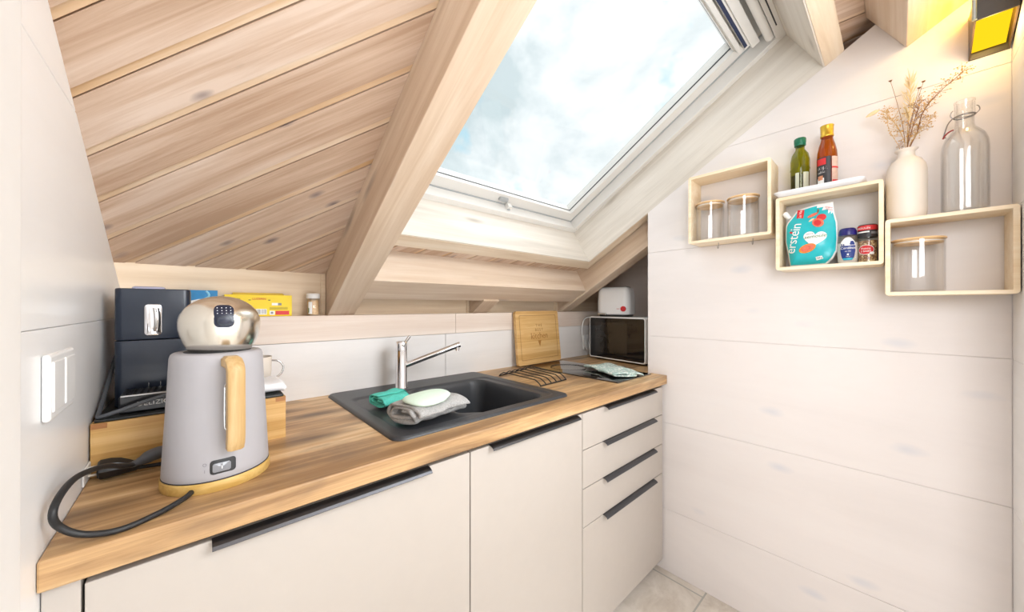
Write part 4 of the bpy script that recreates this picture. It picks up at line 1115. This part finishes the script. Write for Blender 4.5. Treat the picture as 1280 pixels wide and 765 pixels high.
sector(mb, (x_, y_), .0269, bz + .012, bz + .040, ca_ - R(58), ca_ - R(16), M['pouch_white']); sector(mb, (x_, y_), .0273, bz + .034, bz + .048, ca_ - R(52), ca_ - R(22), M['skin_tan'])
wrap_text(mb, 'sauce', .012, M['print_white'], (x_, y_), .0271, ca_ - R(34), bz + .090)
wrap_text(mb, 'SOJA', .013, M['print_white'], (x_, y_), .0266, ca_ - R(28), bz + .068); wrap_text(mb, 'salée', .011, M['print_white'], (x_, y_), .0266, ca_ - R(34), bz + .056)
mb.build('label', sb)
mb = MB(); sector(mb, (x_, y_), .0263, bz + .012, bz + .106, ca_ + R(26), ca_ + R(78), M['label_pink'])
sector(mb, (x_, y_), .0268, bz + .068, bz + .073, ca_ + R(26), ca_ + R(78), M['red']); sector(mb, (x_, y_), .0268, bz + .014, bz + .030, ca_ + R(28), ca_ + R(76), M['red']); mb.build('back_label', sb)

# ------------------------------------------------------------------ sugar pouch
po = thing('sugar_pouch', (-.06, -.515, 1.352), 'turquoise stand-up sugar pouch leaning in the middle box shelf', 'pouch')
OUT = [(-.4590, 1.3535), (-.4530, 1.4018), (-.4465, 1.4402), (-.4462, 1.4712), (-.4470, 1.496), (-.4512, 1.5091), (-.4647, 1.5268), (-.4793, 1.5480), (-.5052, 1.5540), (-.5326, 1.5583), (-.5708, 1.5586), (-.5729, 1.5264), (-.5803, 1.4905), (-.5824, 1.4329), (-.5802, 1.3959), (-.5696, 1.3712), (-.5545, 1.3540), (-.505, 1.3530)]
OUT = [Vector((a, b)) for a, b in OUT]
PCN = Vector((-.515, 1.452))
def resample(P, n):
    L_ = [0]
    for i in range(len(P)): L_.append(L_[-1] + (P[(i + 1) % len(P)] - P[i]).length)
    out, j = [], 0
    for k in range(n):
        t = L_[-1] * k / n
        while L_[j + 1] < t: j += 1
        out.append(P[j].lerp(P[(j + 1) % len(P)], (t - L_[j]) / max(1e-9, L_[j + 1] - L_[j])))
    return out
OR = resample(OUT, 96)
def pouch_t(q):
    d = q - PCN
    if d.length < 1e-6: return 0
    best = 1e9
    for i in range(len(OR)):
        a, b = OR[i] - PCN, OR[(i + 1) % len(OR)] - PCN
        e = b - a; den = d.x * e.y - d.y * e.x
        if abs(den) < 1e-12: continue
        s_ = (a.x * e.y - a.y * e.x) / den; u = (a.x * d.y - a.y * d.x) / den
        if s_ > 0 and -1e-6 <= u <= 1 + 1e-6: best = min(best, s_)
    return min(1, 1 / best)
def pouch_h(q):
    t = pouch_t(q); low = sst((1.56 - q.y) / .15)
    crease = .0007 * noise.noise(Vector((q.x * 22, q.y * 22, 3))) * (1 - t)
    return (.004 + .024 * low) * max(0, 1 - t ** 2.6) ** .75 + crease
def pouch_pt(q, side=1, off=0):
    off = off + .0010 if off else 0
    return (-.064 - side * (pouch_h(q) + .0008) - off, q.x, q.y)
mb = MB()
RG = [1, .95, .88, .78, .66, .53, .4, .27, .14]
for side in (1, -1):
    vs = []; fs = []; mats = []
    for t in RG:
        for p in OR: vs.append(pouch_pt(PCN + (p - PCN) * t, side))
    vs.append(pouch_pt(PCN, side)); k = len(OR)
    w_f, t_f = [], []
    for l in range(len(RG) - 1):
        for i in range(k):
            f = (l * k + i, l * k + (i + 1) % k, (l + 1) * k + (i + 1) % k, (l + 1) * k + i)
            c_ = PCN + (OR[i] - PCN) * ((RG[l] + RG[l + 1]) / 2)
            corner = (c_.y - 1.527) - (-.531 - c_.x) * (-.45) > .004 and c_.x < -.528
            corner = c_.x < -.525 and c_.y > 1.552 - (-.525 - c_.x) * .62
            (w_f if (l == 0 or corner) else t_f).append(f)
    for i in range(k): t_f.append(((len(RG) - 1) * k + i, (len(RG) - 1) * k + (i + 1) % k, len(RG) * k))
    o0 = len(mb.v); mb.add(vs, t_f, M['pouch'], True)
    mi_ = mb.mi(M['pouch_white'])
    for f in w_f: mb.f.append([o0 + q for q in f]); mb.m.append(mi_); mb.sm.append(True)
    if side == 1: oa = o0
    else:
        for i in range(k): mb.f.append([oa + i, oa + (i + 1) % k, o0 + (i + 1) % k, o0 + i]); mb.m.append(mi_); mb.sm.append(True)
mb.build('foil_bag', po, auto=False)
mb = MB(); mb.tube([(-.064, -.4585, 1.5235), (-.064, -.452, 1.5325), (-.064, -.4515, 1.533), (-.064, -.4435, 1.5445)], [.0065, .0065, .0085, .0085], M['pouch_white'], 16); mb.build('spout', po)
def decal(mb, poly, mat, off):
    P = [Vector(p) for p in poly]; c = sum(P, Vector((0, 0))) / len(P); P = resample(P, 40); vs = []; fs = []; k = 40
    for t in (1, .8, .6, .4, .2): vs += [pouch_pt(c + (p - c) * t, 1, off) for p in P]
    vs.append(pouch_pt(c, 1, off))
    for l in range(4):
        for i in range(k): fs.append((l * k + i, l * k + (i + 1) % k, (l + 1) * k + (i + 1) % k, (l + 1) * k + i))
    for i in range(k): fs.append((4 * k + i, 4 * k + (i + 1) % k, 5 * k))
    mb.add(vs, fs, mat, True)
def pouch_text(mb, body, size, mat, at, ang, off=.0006, **kw):
    v_, f_ = text_geo(body, size, ext=.0001, **kw); ca, sa = math.cos(ang), math.sin(ang)
    mb.add([pouch_pt(Vector((at[0] - (p[0] * ca - p[1] * sa), at[1] + p[0] * sa + p[1] * ca)), 1, off + p[2]) for p in v_], f_, mat)
def oval(c, a, b, ang, n=28, f=1):
    return [(c[0] + a * math.cos(t) * math.cos(ang) - b * math.sin(t) * math.sin(ang), c[1] + a * math.cos(t) * math.sin(ang) + b * math.sin(t) * math.cos(ang)) for t in [2 * PI * k / n for k in range(n)]]
mb = MB()
heart = []
for k in range(48):
    t = 2 * PI * k / 48
    hx = 16 * math.sin(t) ** 3; hy = 13 * math.cos(t) - 5 * math.cos(2 * t) - 2 * math.cos(3 * t) - math.cos(4 * t)
    ca, sa = math.cos(R(-8)), math.sin(R(-8)); hx, hy = hx * .00185, hy * .0019
    heart.append((-.5270 - (hx * ca - hy * sa), 1.4420 + hx * sa + hy * ca))
decal(mb, heart, M['pouch_white'], .0004)
decal(mb, oval((-.5090, 1.4105), .023, .0135, R(-22)), M['orange'], .0009); decal(mb, oval((-.5095, 1.4110), .0185, .0100, R(-22)), M['salmon'], .0013)
decal(mb, oval((-.5425, 1.5110), .0125, .0115, 0), M['red'], .0005); decal(mb, oval((-.5345, 1.4940), .0165, .0135, R(50)), M['salmon'], .0009); decal(mb, oval((-.5335, 1.4935), .0105, .0090, R(50)), M['red'], .0013)
decal(mb, oval((-.5205, 1.5225), .0150, .0048, R(-24)), M['salmon'], .0006); decal(mb, oval((-.5175, 1.5060), .0085, .003, R(-35)), M['cream'], .0006)
decal(mb, oval((-.5335, 1.5330), .0022, .0085, R(8)), M['dark_head'], .0006)
decal(mb, [(-.4800, 1.5480), (-.4985, 1.5455), (-.4960, 1.5165), (-.4775, 1.5195)], M['red'], .0005)
decal(mb, [(-.5290, 1.3800), (-.5450, 1.3830), (-.5480, 1.3730), (-.5310, 1.3690)], M['pouch_white'], .0006)
decal(mb, oval((-.4640, 1.4715), .0050, .0035, R(30)), M['red'], .0006)
pouch_text(mb, 'erstein', .0400, M['print_white'], (-.4830, 1.4480), R(80), space=.95)
pouch_text(mb, 'La Vie', .0105, M['print_white'], (-.4910, 1.5315), R(84)); 
pouch_text(mb, 'sucre', .0085, M['print_grey'], (-.5145, 1.4560), R(2), .0010)
pouch_text(mb, 'semoule', .0165, M['leaf_green'], (-.5285, 1.4435), R(2), .0010, shear=.2)
pouch_text(mb, 'Origine', .0065, M['red'], (-.5600, 1.5395), R(-18), .0006); pouch_text(mb, 'France', .0065, M['red'], (-.5610, 1.5320), R(-18), .0006)
pouch_text(mb, '750 g', .0070, M['dark_print'], (-.5385, 1.3740), R(8), .0010)
mb.build('print', po)

# ------------------------------------------------------------------ salt box and pepper mill
zs = B2[2] + .0105
sl = thing('salt_shaker', (-.062, -.6045, zs), 'squat salt shaker with navy cap and label beside the turquoise pouch', 'salt shaker')
mb = MB()
def sq_lathe(mb, prof, c, mat, sx, sy, seg=48):
    vs, fs = [], []
    for r, z in prof:
        for k in range(seg):
            a = 2 * PI * k / seg; vs.append((c[0] + r * sx * math.cos(a), c[1] + r * sy * math.sin(a), c[2] + z))
    for i in range(len(prof) - 1):
        for k in range(seg): fs.append((i * seg + k, i * seg + (k + 1) % seg, (i + 1) * seg + (k + 1) % seg, (i + 1) * seg + k))
    mb.add(vs, fs, mat, True)
sc_ = (-.062, -.6045, zs + .0003)
SP = [(0, 0), (.0225, 0), (.0243, .004), (.0255, .018), (.0258, .035), (.0252, .055), (.0240, .075), (.0222, .090), (.0200, .096), (0, .096)]
sq_lathe(mb, SP, sc_, M['cup_glass'], .8, 1.0); mb.build('body', sl)
mb = MB(); sq_lathe(mb, [(0, .0015), (.0220, .0015), (.0238, .005), (.0248, .018), (.0250, .035), (.0246, .055), (.0239, .066), (0, .066)], sc_, M['salt'], .78, .98); mb.build('salt', sl)
mb = MB(); sq_lathe(mb, [(0, .0905), (.0225, .0905), (.0228, .093), (.0222, .104), (.0185, .112), (.016, .1135), (0, .1135)], sc_, M['navy_cap'], .82, .95); mb.build('cap', sl)
mb = MB()
def salt_pt(u, z, h):
    for (r0, z0), (r1, z1) in zip(SP[1:], SP[2:]):
        if z0 <= z <= z1 and z1 > z0: r = r0 + (r1 - r0) * (z - z0) / (z1 - z0); break
    else: r = .024
    a = toward_cam(-.062, -.6045) + u / r; r += h
    return (sc_[0] + (r * .8 + h) * math.cos(a), sc_[1] + r * math.sin(a), sc_[2] + z)
def salt_decal(poly, mat, h):
    P = resample([Vector(p) for p in poly], 40); c = sum(P, Vector((0, 0))) / 40; vs, fs = [], []
    for t in (1, .75, .5, .25): vs += [salt_pt(*(c + (p - c) * t), h) for p in P]
    vs.append(salt_pt(c.x, c.y, h))
    for l in range(3):
        for i in range(40): fs.append((l * 40 + i, l * 40 + (i + 1) % 40, (l + 1) * 40 + (i + 1) % 40, (l + 1) * 40 + i))
    for i in range(40): fs.append((120 + i, 120 + (i + 1) % 40, 160))
    mb.add(vs, fs, mat, True)
salt_decal([(-.0185, .040), (-.019, .056), (.019, .056), (.0185, .040), (.015, .020), (.010, .010), (-.010, .010), (-.015, .020)], M['navy_label'], .0004)
salt_decal([(-.0185, .057), (-.016, .069), (-.008, .080), (0, .083), (.008, .080), (.016, .069), (.0185, .057)], M['pouch_white'], .0004)
salt_decal([(.004, .060), (.006, .070), (.012, .071), (.016, .063), (.016, .058), (.006, .058)], M['navy_label'], .0009); salt_decal([(-.016, .057), (-.016, .063), (-.013, .062), (-.013, .057)], M['navy_label'], .0009); salt_decal([(-.011, .057), (-.011, .062), (-.008, .062), (-.008, .057)], M['navy_label'], .0009)
salt_decal([(-.013, .017), (-.010, .0105), (.010, .0105), (.013, .017)], M['cyan'], .0008)
def salt_text(body, size, mat, u, z, **kw):
    v_, f_ = text_geo(body, size, ext=.0001, **kw); mb.add([salt_pt(p[0] + u, p[1] + z, .0010 + p[2]) for p in v_], f_, mat)
salt_text('Cérébos', .0105, M['print_white'], 0, .0455, shear=.2); salt_text('SEL FIN', .0042, M['print_white'], 0, .037); salt_text('250 g', .004, M['print_white'], 0, .021)
salt_decal([(-.002, .026), (-.002, .031), (.002, .031), (.002, .026)], M['pouch_white'], .0009)
mb.build('label', sl)
pm_ = thing('pepper_mill', (-.060, -.6490, zs), 'glass mill of mixed peppercorns with red-topped cap beside the salt', 'pepper mill')
c_ = (-.060, -.6490, zs + .0003)
mb = MB(); mb.lathe([(0, 0), (.0205, 0), (.0222, .002), (.0222, .068), (.0205, .074), (.0205, .080), (0, .080)], c_, M['jar_glass'], 40); mb.build('glass', pm_)
mb = MB(); mb.lathe([(0, .002), (.0200, .002), (.0212, .004), (.0212, .067), (0, .069)], c_, M['pepper'], 36); o = mb.build('peppercorns', pm_); o['kind'] = 'stuff'
mb = MB(); mb.lathe([(0, .078), (.0222, .078), (.0226, .080), (.0222, .092), (.0215, .096), (.0218, .099), (.0222, .112), (.020, .117), (0, .118)], c_, M['label_black'], 36)
ca_ = toward_cam(c_[0], c_[1])
sector(mb, c_, .0223, c_[2] + .099, c_[2] + .1135, ca_ - R(100), ca_ + R(100), M['red'], 30)
wrap_text(mb, 'MOULIN', .0085, M['print_white'], c_, .0229, ca_ - R(25), c_[2] + .1025)
sector(mb, c_, .0227, c_[2] + .0915, c_[2] + .0955, ca_ - R(90), ca_ + R(10), M['pouch_white']); sector(mb, c_, .0227, c_[2] + .0865, c_[2] + .0935, ca_ + R(20), ca_ + R(70), M['print_grey'])
mb.build('cap', pm_)
mb = MB()
vs, fs = [], []
def cyl_decal(mb, poly, r, mat):
    P = resample([Vector(p) for p in poly], 40); q0 = sum(P, Vector((0, 0))) / 40; vs, fs = [], []
    f = lambda p: (c_[0] + r * math.cos(ca_ + p.x / r), c_[1] + r * math.sin(ca_ + p.x / r), c_[2] + p.y)
    for t in (1, .75, .5, .25): vs += [f(q0 + (p - q0) * t) for p in P]
    vs.append(f(q0))
    for l in range(3):
        for i in range(40): fs.append((l * 40 + i, l * 40 + (i + 1) % 40, (l + 1) * 40 + (i + 1) % 40, (l + 1) * 40 + i))
    for i in range(40): fs.append((120 + i, 120 + (i + 1) % 40, 160))
    mb.add(vs, fs, mat, True)
cyl_decal(mb, oval((-.004, .0385), .0195, .0150, 0), .0226, M['pouch_white']); cyl_decal(mb, oval((-.004, .0385), .0180, .0135, 0), .0229, M['red']); cyl_decal(mb, oval((.010, .0275), .006, .004, 0), .0233, M['pouch_white'])
wrap_text(mb, 'Poivre', .0085, M['print_white'], c_, .0232, ca_ - R(10), c_[2] + .0395); wrap_text(mb, '5 BAIES', .0075, M['print_white'], c_, .0232, ca_ - R(10), c_[2] + .0315)
mb.build('label', pm_)

# ------------------------------------------------------------------ vase with dried flowers, swing-top bottle
zv = B3[3] + .0003
va = thing('vase', (-.056, -.7290, zv), 'slender white ceramic vase of dried flowers on the smallest box shelf', 'vase')
mb = MB(); mb.lathe([(0, 0), (.036, 0), (.0395, .003), (.0412, .03), (.0415, .12), (.0408, .142), (.0375, .160), (.0300, .174), (.0210, .182), (.0178, .187), (.0170, .194), (.0178, .200), (.0235, .2055), (.0240, .2075), (.0215, .2072), (.0150, .200), (.0140, .190), (.02, .176), (.034, .15), (.036, .05), (0, .02)], (-.056, -.7290, zv), M['vase'], 48); mb.build('body', va)
VT = Vector((-.056, -.7290, zv + .19))
def stem(mb, pts, r0, r1, mat, n=6, seg=6):
    P = spline(pts, n); mb.tube(P, [r0 + (r1 - r0) * i / (len(P) - 1) for i in range(len(P))], mat, seg); return P
def blob(mb, c, r, mat, sz=1.0, seg=7):
    pr = [(r * math.sin(PI * i / 5), -r * sz * math.cos(PI * i / 5)) for i in range(6)]; pr[0] = (0, pr[0][1]); pr[-1] = (0, pr[-1][1])
    mb.lathe(pr, c, mat, seg)
def dot(mb, c, r, mat):
    x, y, z = c; mb.add([(x + r, y, z), (x - r, y, z), (x, y + r, z), (x, y - r, z), (x, y, z + r), (x, y, z - r)], [(0, 2, 4), (2, 1, 4), (1, 3, 4), (3, 0, 4), (2, 0, 5), (1, 2, 5), (3, 1, 5), (0, 3, 5)], mat, True)
GRP = 'dried stems in the white vase'
# bunny tail
t = tag(MB().add([], [], M['plume']).build('x') if False else bpy.data.objects.new('bunny_tail_grass', None), 'pale bunny-tail grass head leaning far out towards the bottles', 'dried flower', GRP); COL.objects.link(t); t.matrix_basis = Matrix.Translation(VT)
mb = MB(); stem(mb, [VT + Vector((0, .004, -.06)), VT + Vector((-.004, .012, .02)), VT + Vector((-.008, .035, .09)), (-.066, -.6900, 1.800), (-.066, -.6725, 1.8120)], .0007, .0006, M['straw']); mb.build('stem', t)
mb = MB(); mb.tube([(-.066, -.6745, 1.8135), (-.066, -.668, 1.8115), (-.066, -.660, 1.8085), (-.066, -.652, 1.8055), (-.066, -.6455, 1.803)], [.002, .0052, .0058, .0042, .001], M['plume'], 12); mb.build('seed_head', t)
# pampas plume
t = bpy.data.objects.new('pampas_plume', None); COL.objects.link(t); t.matrix_basis = Matrix.Translation(VT); tag(t, 'upright cream plume at the middle of the dried bouquet', 'dried flower', GRP)
mb = MB(); top = Vector((-.060, -.7385, 1.872)); stem(mb, [VT + Vector((0, 0, -.06)), VT + Vector((-.002, -.002, .05)), VT.lerp(top, .6), top], .0011, .0006, M['straw']); mb.build('stem', t)
mb = MB(); rnd = random.Random(4)
for i in range(90):
    u = rnd.random(); b0 = VT.lerp(top, .45 + .55 * u); a = rnd.random() * 2 * PI; sp = .004 + .013 * (1 - abs(u - .55))
    e = b0 + Vector((math.cos(a) * sp, math.sin(a) * sp, .018 + rnd.random() * .024)); mid = b0.lerp(e, .5) + Vector((math.cos(a) * .002, math.sin(a) * .002, .003))
    mb.tube([b0, mid, e], [.0005, .0012, .0003], M['plume'], 4)
mb.build('plume', t)
# dark little heads on thin stems
for (yy, zz, xx), lab in (((-.6976, 1.8935, -.060), 'thin stem with a dark dried head on the bottle side of the bouquet'), ((-.7624, 1.8655, -.050), 'thin stem with a brown flat head, tallest beside the cream plume'), ((-.7541, 1.8450, -.064), 'thin stem with a brown flat head just below the tallest brown one')):
    t = bpy.data.objects.new('dried_seed_stem', None); COL.objects.link(t); t.matrix_basis = Matrix.Translation(VT); tag(t, lab, 'dried flower', GRP)
    tip = Vector((xx, yy, zz)); mb = MB(); bend = Vector((0, (tip.y - VT.y) * -.15, .0))
    stem(mb, [VT + Vector((0, (tip.y - VT.y) * -.08, -.06)), VT.lerp(tip, .3) + bend, VT.lerp(tip, .7) + bend * .8, tip], .0007, .0005, M['twig']); mb.build('stem', t)
    mb = MB(); blob(mb, tip, .0038, M['dark_head'], .55)
    for k in range(7):
        a = k * 2 * PI / 7; mb.tube([tip, tip + Vector((math.cos(a) * .004, math.sin(a) * .005, .002))], [.0008, .0003], M['dark_head'], 4)
    mb.build('seed_head', t)
# branching sprays
def spray(name, lab, path, n_br, spread, seed, mat_s, mat_b, r0=.0011, start=.3):
    t = bpy.data.objects.new(name, None); COL.objects.link(t); t.matrix_basis = Matrix.Translation(VT); tag(t, lab, 'dried flower', GRP)
    rnd = random.Random(seed); mb = MB(); mf = MB()
    P = stem(mb, path, r0, .0005, mat_s, 8)
    for i in range(n_br):
        u = start + (1 - start) * (i + rnd.random()) / n_br; p = P[min(len(P) - 2, int(u * (len(P) - 1)))]; d = (P[min(len(P) - 1, int(u * (len(P) - 1)) + 1)] - p).normalized()
        s_ = Vector((rnd.uniform(-.45, .45), rnd.uniform(-1, 1), rnd.uniform(-.35, .9)))
        dr = (d * .7 + s_).normalized(); L_ = spread * rnd.uniform(.5, 1.1) * (1.15 - .45 * u)
        e = p + dr * L_; m1 = p.lerp(e, .5) + Vector((0, rnd.uniform(-.003, .003), .003))
        for q in (e, m1):
            q.x = min(q.x, -.008)
        mb.tube([p, m1, e], [.0005, .0004, .0003], mat_s, 4)
        for k in range(rnd.randint(3, 6)):
            b0 = p.lerp(e, rnd.uniform(.35, 1)); ee = b0 + Vector((rnd.uniform(-.5, .5), rnd.uniform(-1, 1), rnd.uniform(-.3, 1))).normalized() * rnd.uniform(.006, .014); ee.x = min(ee.x, -.006)
            mb.tube([b0, ee], [.0003, .00025], mat_s, 3); dot(mf, ee, rnd.uniform(.0011, .0024), mat_b)
    mb.build('twig', t); mf.build('buds', t)
    return t
spray('dried_spray', 'long dried spray reaching up over the swing-top bottle', [VT + Vector((0, .004, -.06)), VT + Vector((-.001, -.006, .018)), (-.058, -.7500, 1.720), (-.058, -.7580, 1.765), (-.058, -.7720, 1.795), (-.058, -.7960, 1.824), (-.058, -.8160, 1.842), (-.058, -.8320, 1.855)], 30, .034, 11, M['twig'], M['bud'], .0017, .25)
spray('dried_spray', 'bushy dried spray at the centre of the bouquet in front of the plume', [VT + Vector((0, 0, -.06)), VT + Vector((-.004, -.002, .02)), (-.062, -.7400, 1.730), (-.064, -.7480, 1.770), (-.064, -.7560, 1.805)], 26, .042, 23, M['twig'], M['bud'], .0016, .3)
spray('dried_spray', 'airy dried spray spreading low towards the bottle tray', [VT + Vector((0, -.003, -.06)), VT + Vector((-.003, .002, .03)), (-.060, -.7180, 1.730), (-.062, -.7070, 1.760), (-.062, -.6960, 1.785), (-.062, -.6880, 1.800)], 24, .036, 37, M['straw'], M['bud'], .0010, .3)
spray('dried_spray', 'short dried spray leaning towards the shoulder of the swing-top bottle', [VT + Vector((0, .003, -.06)), VT + Vector((-.004, -.004, .02)), (-.064, -.7490, 1.712), (-.066, -.7640, 1.735), (-.066, -.7800, 1.752)], 14, .026, 51, M['straw'], M['straw'], .0009, .35)
t = bpy.data.objects.new('dried_rosette', None); COL.objects.link(t); t.matrix_basis = Matrix.Translation(VT); tag(t, 'small pale dried rosette at the rim of the white vase', 'dried flower', GRP)
mb = MB(); stem(mb, [VT + Vector((0, -.002, -.04)), VT + Vector((-.004, .004, .0)), (-.062, -.7200, 1.684)], .0009, .0009, M['twig']); mb.build('stem', t)
mb = MB(); rc = Vector((-.064, -.7180, 1.6905)); rnd = random.Random(9)
for k in range(26):
    th_ = rnd.uniform(0, 2 * PI); ph = rnd.uniform(-.6, 1.4); d = Vector((math.cos(th_) * math.cos(ph), math.sin(th_) * math.cos(ph), math.sin(ph))); s_ = d.orthogonal().normalized()
    mb.tube([rc + d * .003, rc + d * .007 + s_ * .002, rc + d * .0105], [.0006, .0016, .0003], M['rose'], 5)
mb.build('petals', t)

sb2 = thing('swing_top_bottle', (-.056, -.834, zv), 'clear glass swing-top bottle on the smallest box shelf beside the vase', 'bottle')
bc = (-.054, -.8345, zv)
mb = MB(); mb.lathe([(0, .004), (.030, .002), (.036, 0), (.0405, .004), (.0415, .012), (.0415, .170), (.0400, .190), (.0350, .208), (.0265, .221), (.0185, .231), (.0165, .240), (.0163, .268), (.0182, .270), (.0185, .276), (.0178, .278), (.0178, .300), (.0188, .303), (.0185, .3065), (.0150, .3065), (.0138, .300), (.0138, .240), (.0165, .229), (.0250, .218), (.0330, .206), (.0380, .188), (.0392, .170), (.0392, .014), (.034, .008), (0, .010)], bc, M['bottle_glass'], 64); mb.build('glass', sb2)
mb = MB(); mb.lathe([(.0185, .263), (.0197, .264), (.0197, .266), (.0185, .267)], bc, M['wire'], 32, cap=False)
V0 = Vector(bc)
for s_ in (1, -1):
    mb.tube(spline([V0 + Vector((-.002, s_ * .0195, .265)), V0 + Vector((-.004, s_ * .0245, .272)), V0 + Vector((-.006, s_ * .0230, .281)), V0 + Vector((-.002, s_ * .020, .286))], 4), .0011, M['wire'], 7)
mb.tube(spline([V0 + Vector((-.002, .0200, .266)), V0 + Vector((-.010, .0290, .250)), V0 + Vector((-.014, .0345, .228)), V0 + Vector((-.014, .0370, .214)), V0 + Vector((-.018, .0330, .212))], 5), .0013, M['wire'], 8)
mb.tube(spline([V0 + Vector((-.002, -.0195, .266)), V0 + Vector((-.013, -.010, .258)), V0 + Vector((-.0205, .004, .257)), V0 + Vector((-.014, .018, .263))], 5), .0011, M['wire'], 8)
mb.build('wire_bail', sb2)
mb = MB(); mb.tube(spline([V0 + Vector((-.017, .0385, .210)), V0 + Vector((-.019, .0330, .220)), V0 + Vector((-.020, .0260, .226)), V0 + Vector((-.019, .0200, .228))], 5), .0018, M['red_gasket'], 8); mb.build('stopper_seal', sb2)

# ------------------------------------------------------------------ wall lamp
lp = thing('wall_lamp', (0, -.88, 1.90), 'dark box wall lamp with amber glowing underside high in the right corner', 'lamp')
ly0, ly1 = -.9135, -.8455
mb = MB(); mb.box((-.004, ly0, 1.903), (-.0006, ly1, 2.025), M['lamp_black']); mb.build('backplate', lp)
side = [(-.004, 1.9030), (-.112, 1.9530), (-.116, 2.02), (-.004, 2.02)]
for a, b in ((ly1 - .003, ly1), (ly0, ly0 + .003)):
    mb = MB(); mb.prism([(p[0], p[1]) for p in side], 'Y', a, b, M['lamp_brown']); mb.build('side_panel', lp)
mb = MB(); mb.prism([(-.112, 1.953), (-.116, 1.953), (-.120, 2.02), (-.116, 2.02)], 'Y', ly0, ly1, M['lamp_black']); mb.build('front_panel', lp, bevel=.0006)
mb = MB(); mb.tube([(-.128, ly1 + .001, 1.950), (-.126, ly1 + .001, 2.03)], .0045, M['rod'], 12); mb.build('rod', lp)
mb = MB(); mb.prism([(-.012, 1.9185), (-.106, 1.9620), (-.106, 1.9650), (-.012, 1.9215)], 'Y', ly0 + .008, ly1 - .004, M['amber_light']); mb.build('diffuser', lp)

# ------------------------------------------------------------------ sky, lights, camera
w = bpy.data.worlds.new('sky'); SC.world = w; w.use_nodes = True; nt = w.node_tree
for n in list(nt.nodes): nt.nodes.remove(n)
out = nt.nodes.new('ShaderNodeOutputWorld'); bg = nt.nodes.new('ShaderNodeBackground'); L = nt.links.new
tc = nt.nodes.new('ShaderNodeTexCoord')
n1 = N(nt, 'ShaderNodeTexNoise', Scale=2.6, Detail=7, Roughness=.55, Distortion=.4); n2 = N(nt, 'ShaderNodeTexNoise', Scale=7, Detail=4, Roughness=.5)
L(tc.outputs['Generated'], n1.inputs['Vector']); L(tc.outputs['Generated'], n2.inputs['Vector'])
r1 = ramp(nt, [(.34, lin((202, 216, 220))), (.45, lin((240, 245, 247))), (.58, lin((255, 255, 255)))]); L(n1.outputs['Fac'], r1.inputs['Fac'])
r2 = ramp(nt, [(.64, (0, 0, 0, 1)), (.76, (1, 1, 1, 1))]); L(n2.outputs['Fac'], r2.inputs['Fac'])
mx = N(nt, 'ShaderNodeMix', data_type='RGBA'); L(r2.outputs['Color'], mx.inputs[0]); L(r1.outputs['Color'], mx.inputs[6]); mx.inputs[7].default_value = lin((178, 220, 236))
L(mx.outputs[2], bg.inputs['Color']); bg.inputs['Strength'].default_value = 1.12; L(bg.outputs[0], out.inputs[0])

def light(name, kind, loc, energy, color=(1, 1, 1), **kw):
    d = bpy.data.lights.new(name, kind); d.energy = energy; d.color = color
    for k, v in kw.items(): setattr(d, k, v)
    o = bpy.data.objects.new(name, d); COL.objects.link(o); o.location = loc; return o
def aim(o, tgt): o.rotation_euler = (Vector(tgt) - o.location).to_track_quat('-Z', 'Y').to_euler()
s = light('daylight', 'SUN', (-.3, .35, 4), 2.9, (.95, .975, 1), angle=R(110)); aim(s, (-.75, .15, 0))
a = light('room_fill_high', 'AREA', (.0, -2.5, 2.7), 114, (.91, .955, 1), shape='RECTANGLE', size=2.0, size_y=1.4); aim(a, (-1.6, .45, 1.3))  # added fill from behind the camera for left wall and splash; no lamp there
a = light('room_fill_side', 'AREA', (-2.75, -1.4, 2.0), 34, (.93, .96, 1), shape='RECTANGLE', size=1.1, size_y=1.1); aim(a, (.4, .35, 1.25))  # added fill aimed into the niche and at the right wall, not a fixture
a = light('room_fill_up', 'AREA', (-1.1, -2.1, .6), 60, (.91, .955, 1), shape='RECTANGLE', size=2.2, size_y=1.0); aim(a, (-1.1, -2.0, 3))  # added fill bounced off the ceiling to even out the room, no real source
light('lamp_bulb_up', 'POINT', (-.07, -.88, 2.035), 1.4, (1, .60, .04), shadow_soft_size=.03)
light('lamp_bulb_down', 'POINT', (-.09, -.875, 1.925), .5, (1, .66, .22), shadow_soft_size=.02)

cd = bpy.data.cameras.new('camera'); cam = bpy.data.objects.new('camera', cd); COL.objects.link(cam)
cd.sensor_fit = 'HORIZONTAL'; cd.sensor_width = 36; cd.lens = 436.7 / 1280 * 36; cd.clip_start = .01
cam.location = (-1.60739, -.71145, 1.216)
cam.rotation_euler = (R(90 + .0758), 0, -R(42.178))
SC.camera = cam
SC.view_settings.view_transform = 'Standard'
try: SC.view_settings.look = 'None'
except Exception: pass
SC.view_settings.gamma = 1; SC.view_settings.use_curve_mapping = False; SC.view_settings.exposure = .1
SC.cycles.use_denoising = True
SC.cycles.max_bounces = 10; SC.cycles.transparent_max_bounces = 24; SC.cycles.sample_clamp_indirect = 6
SC.cycles.caustics_reflective = False; SC.cycles.caustics_refractive = False
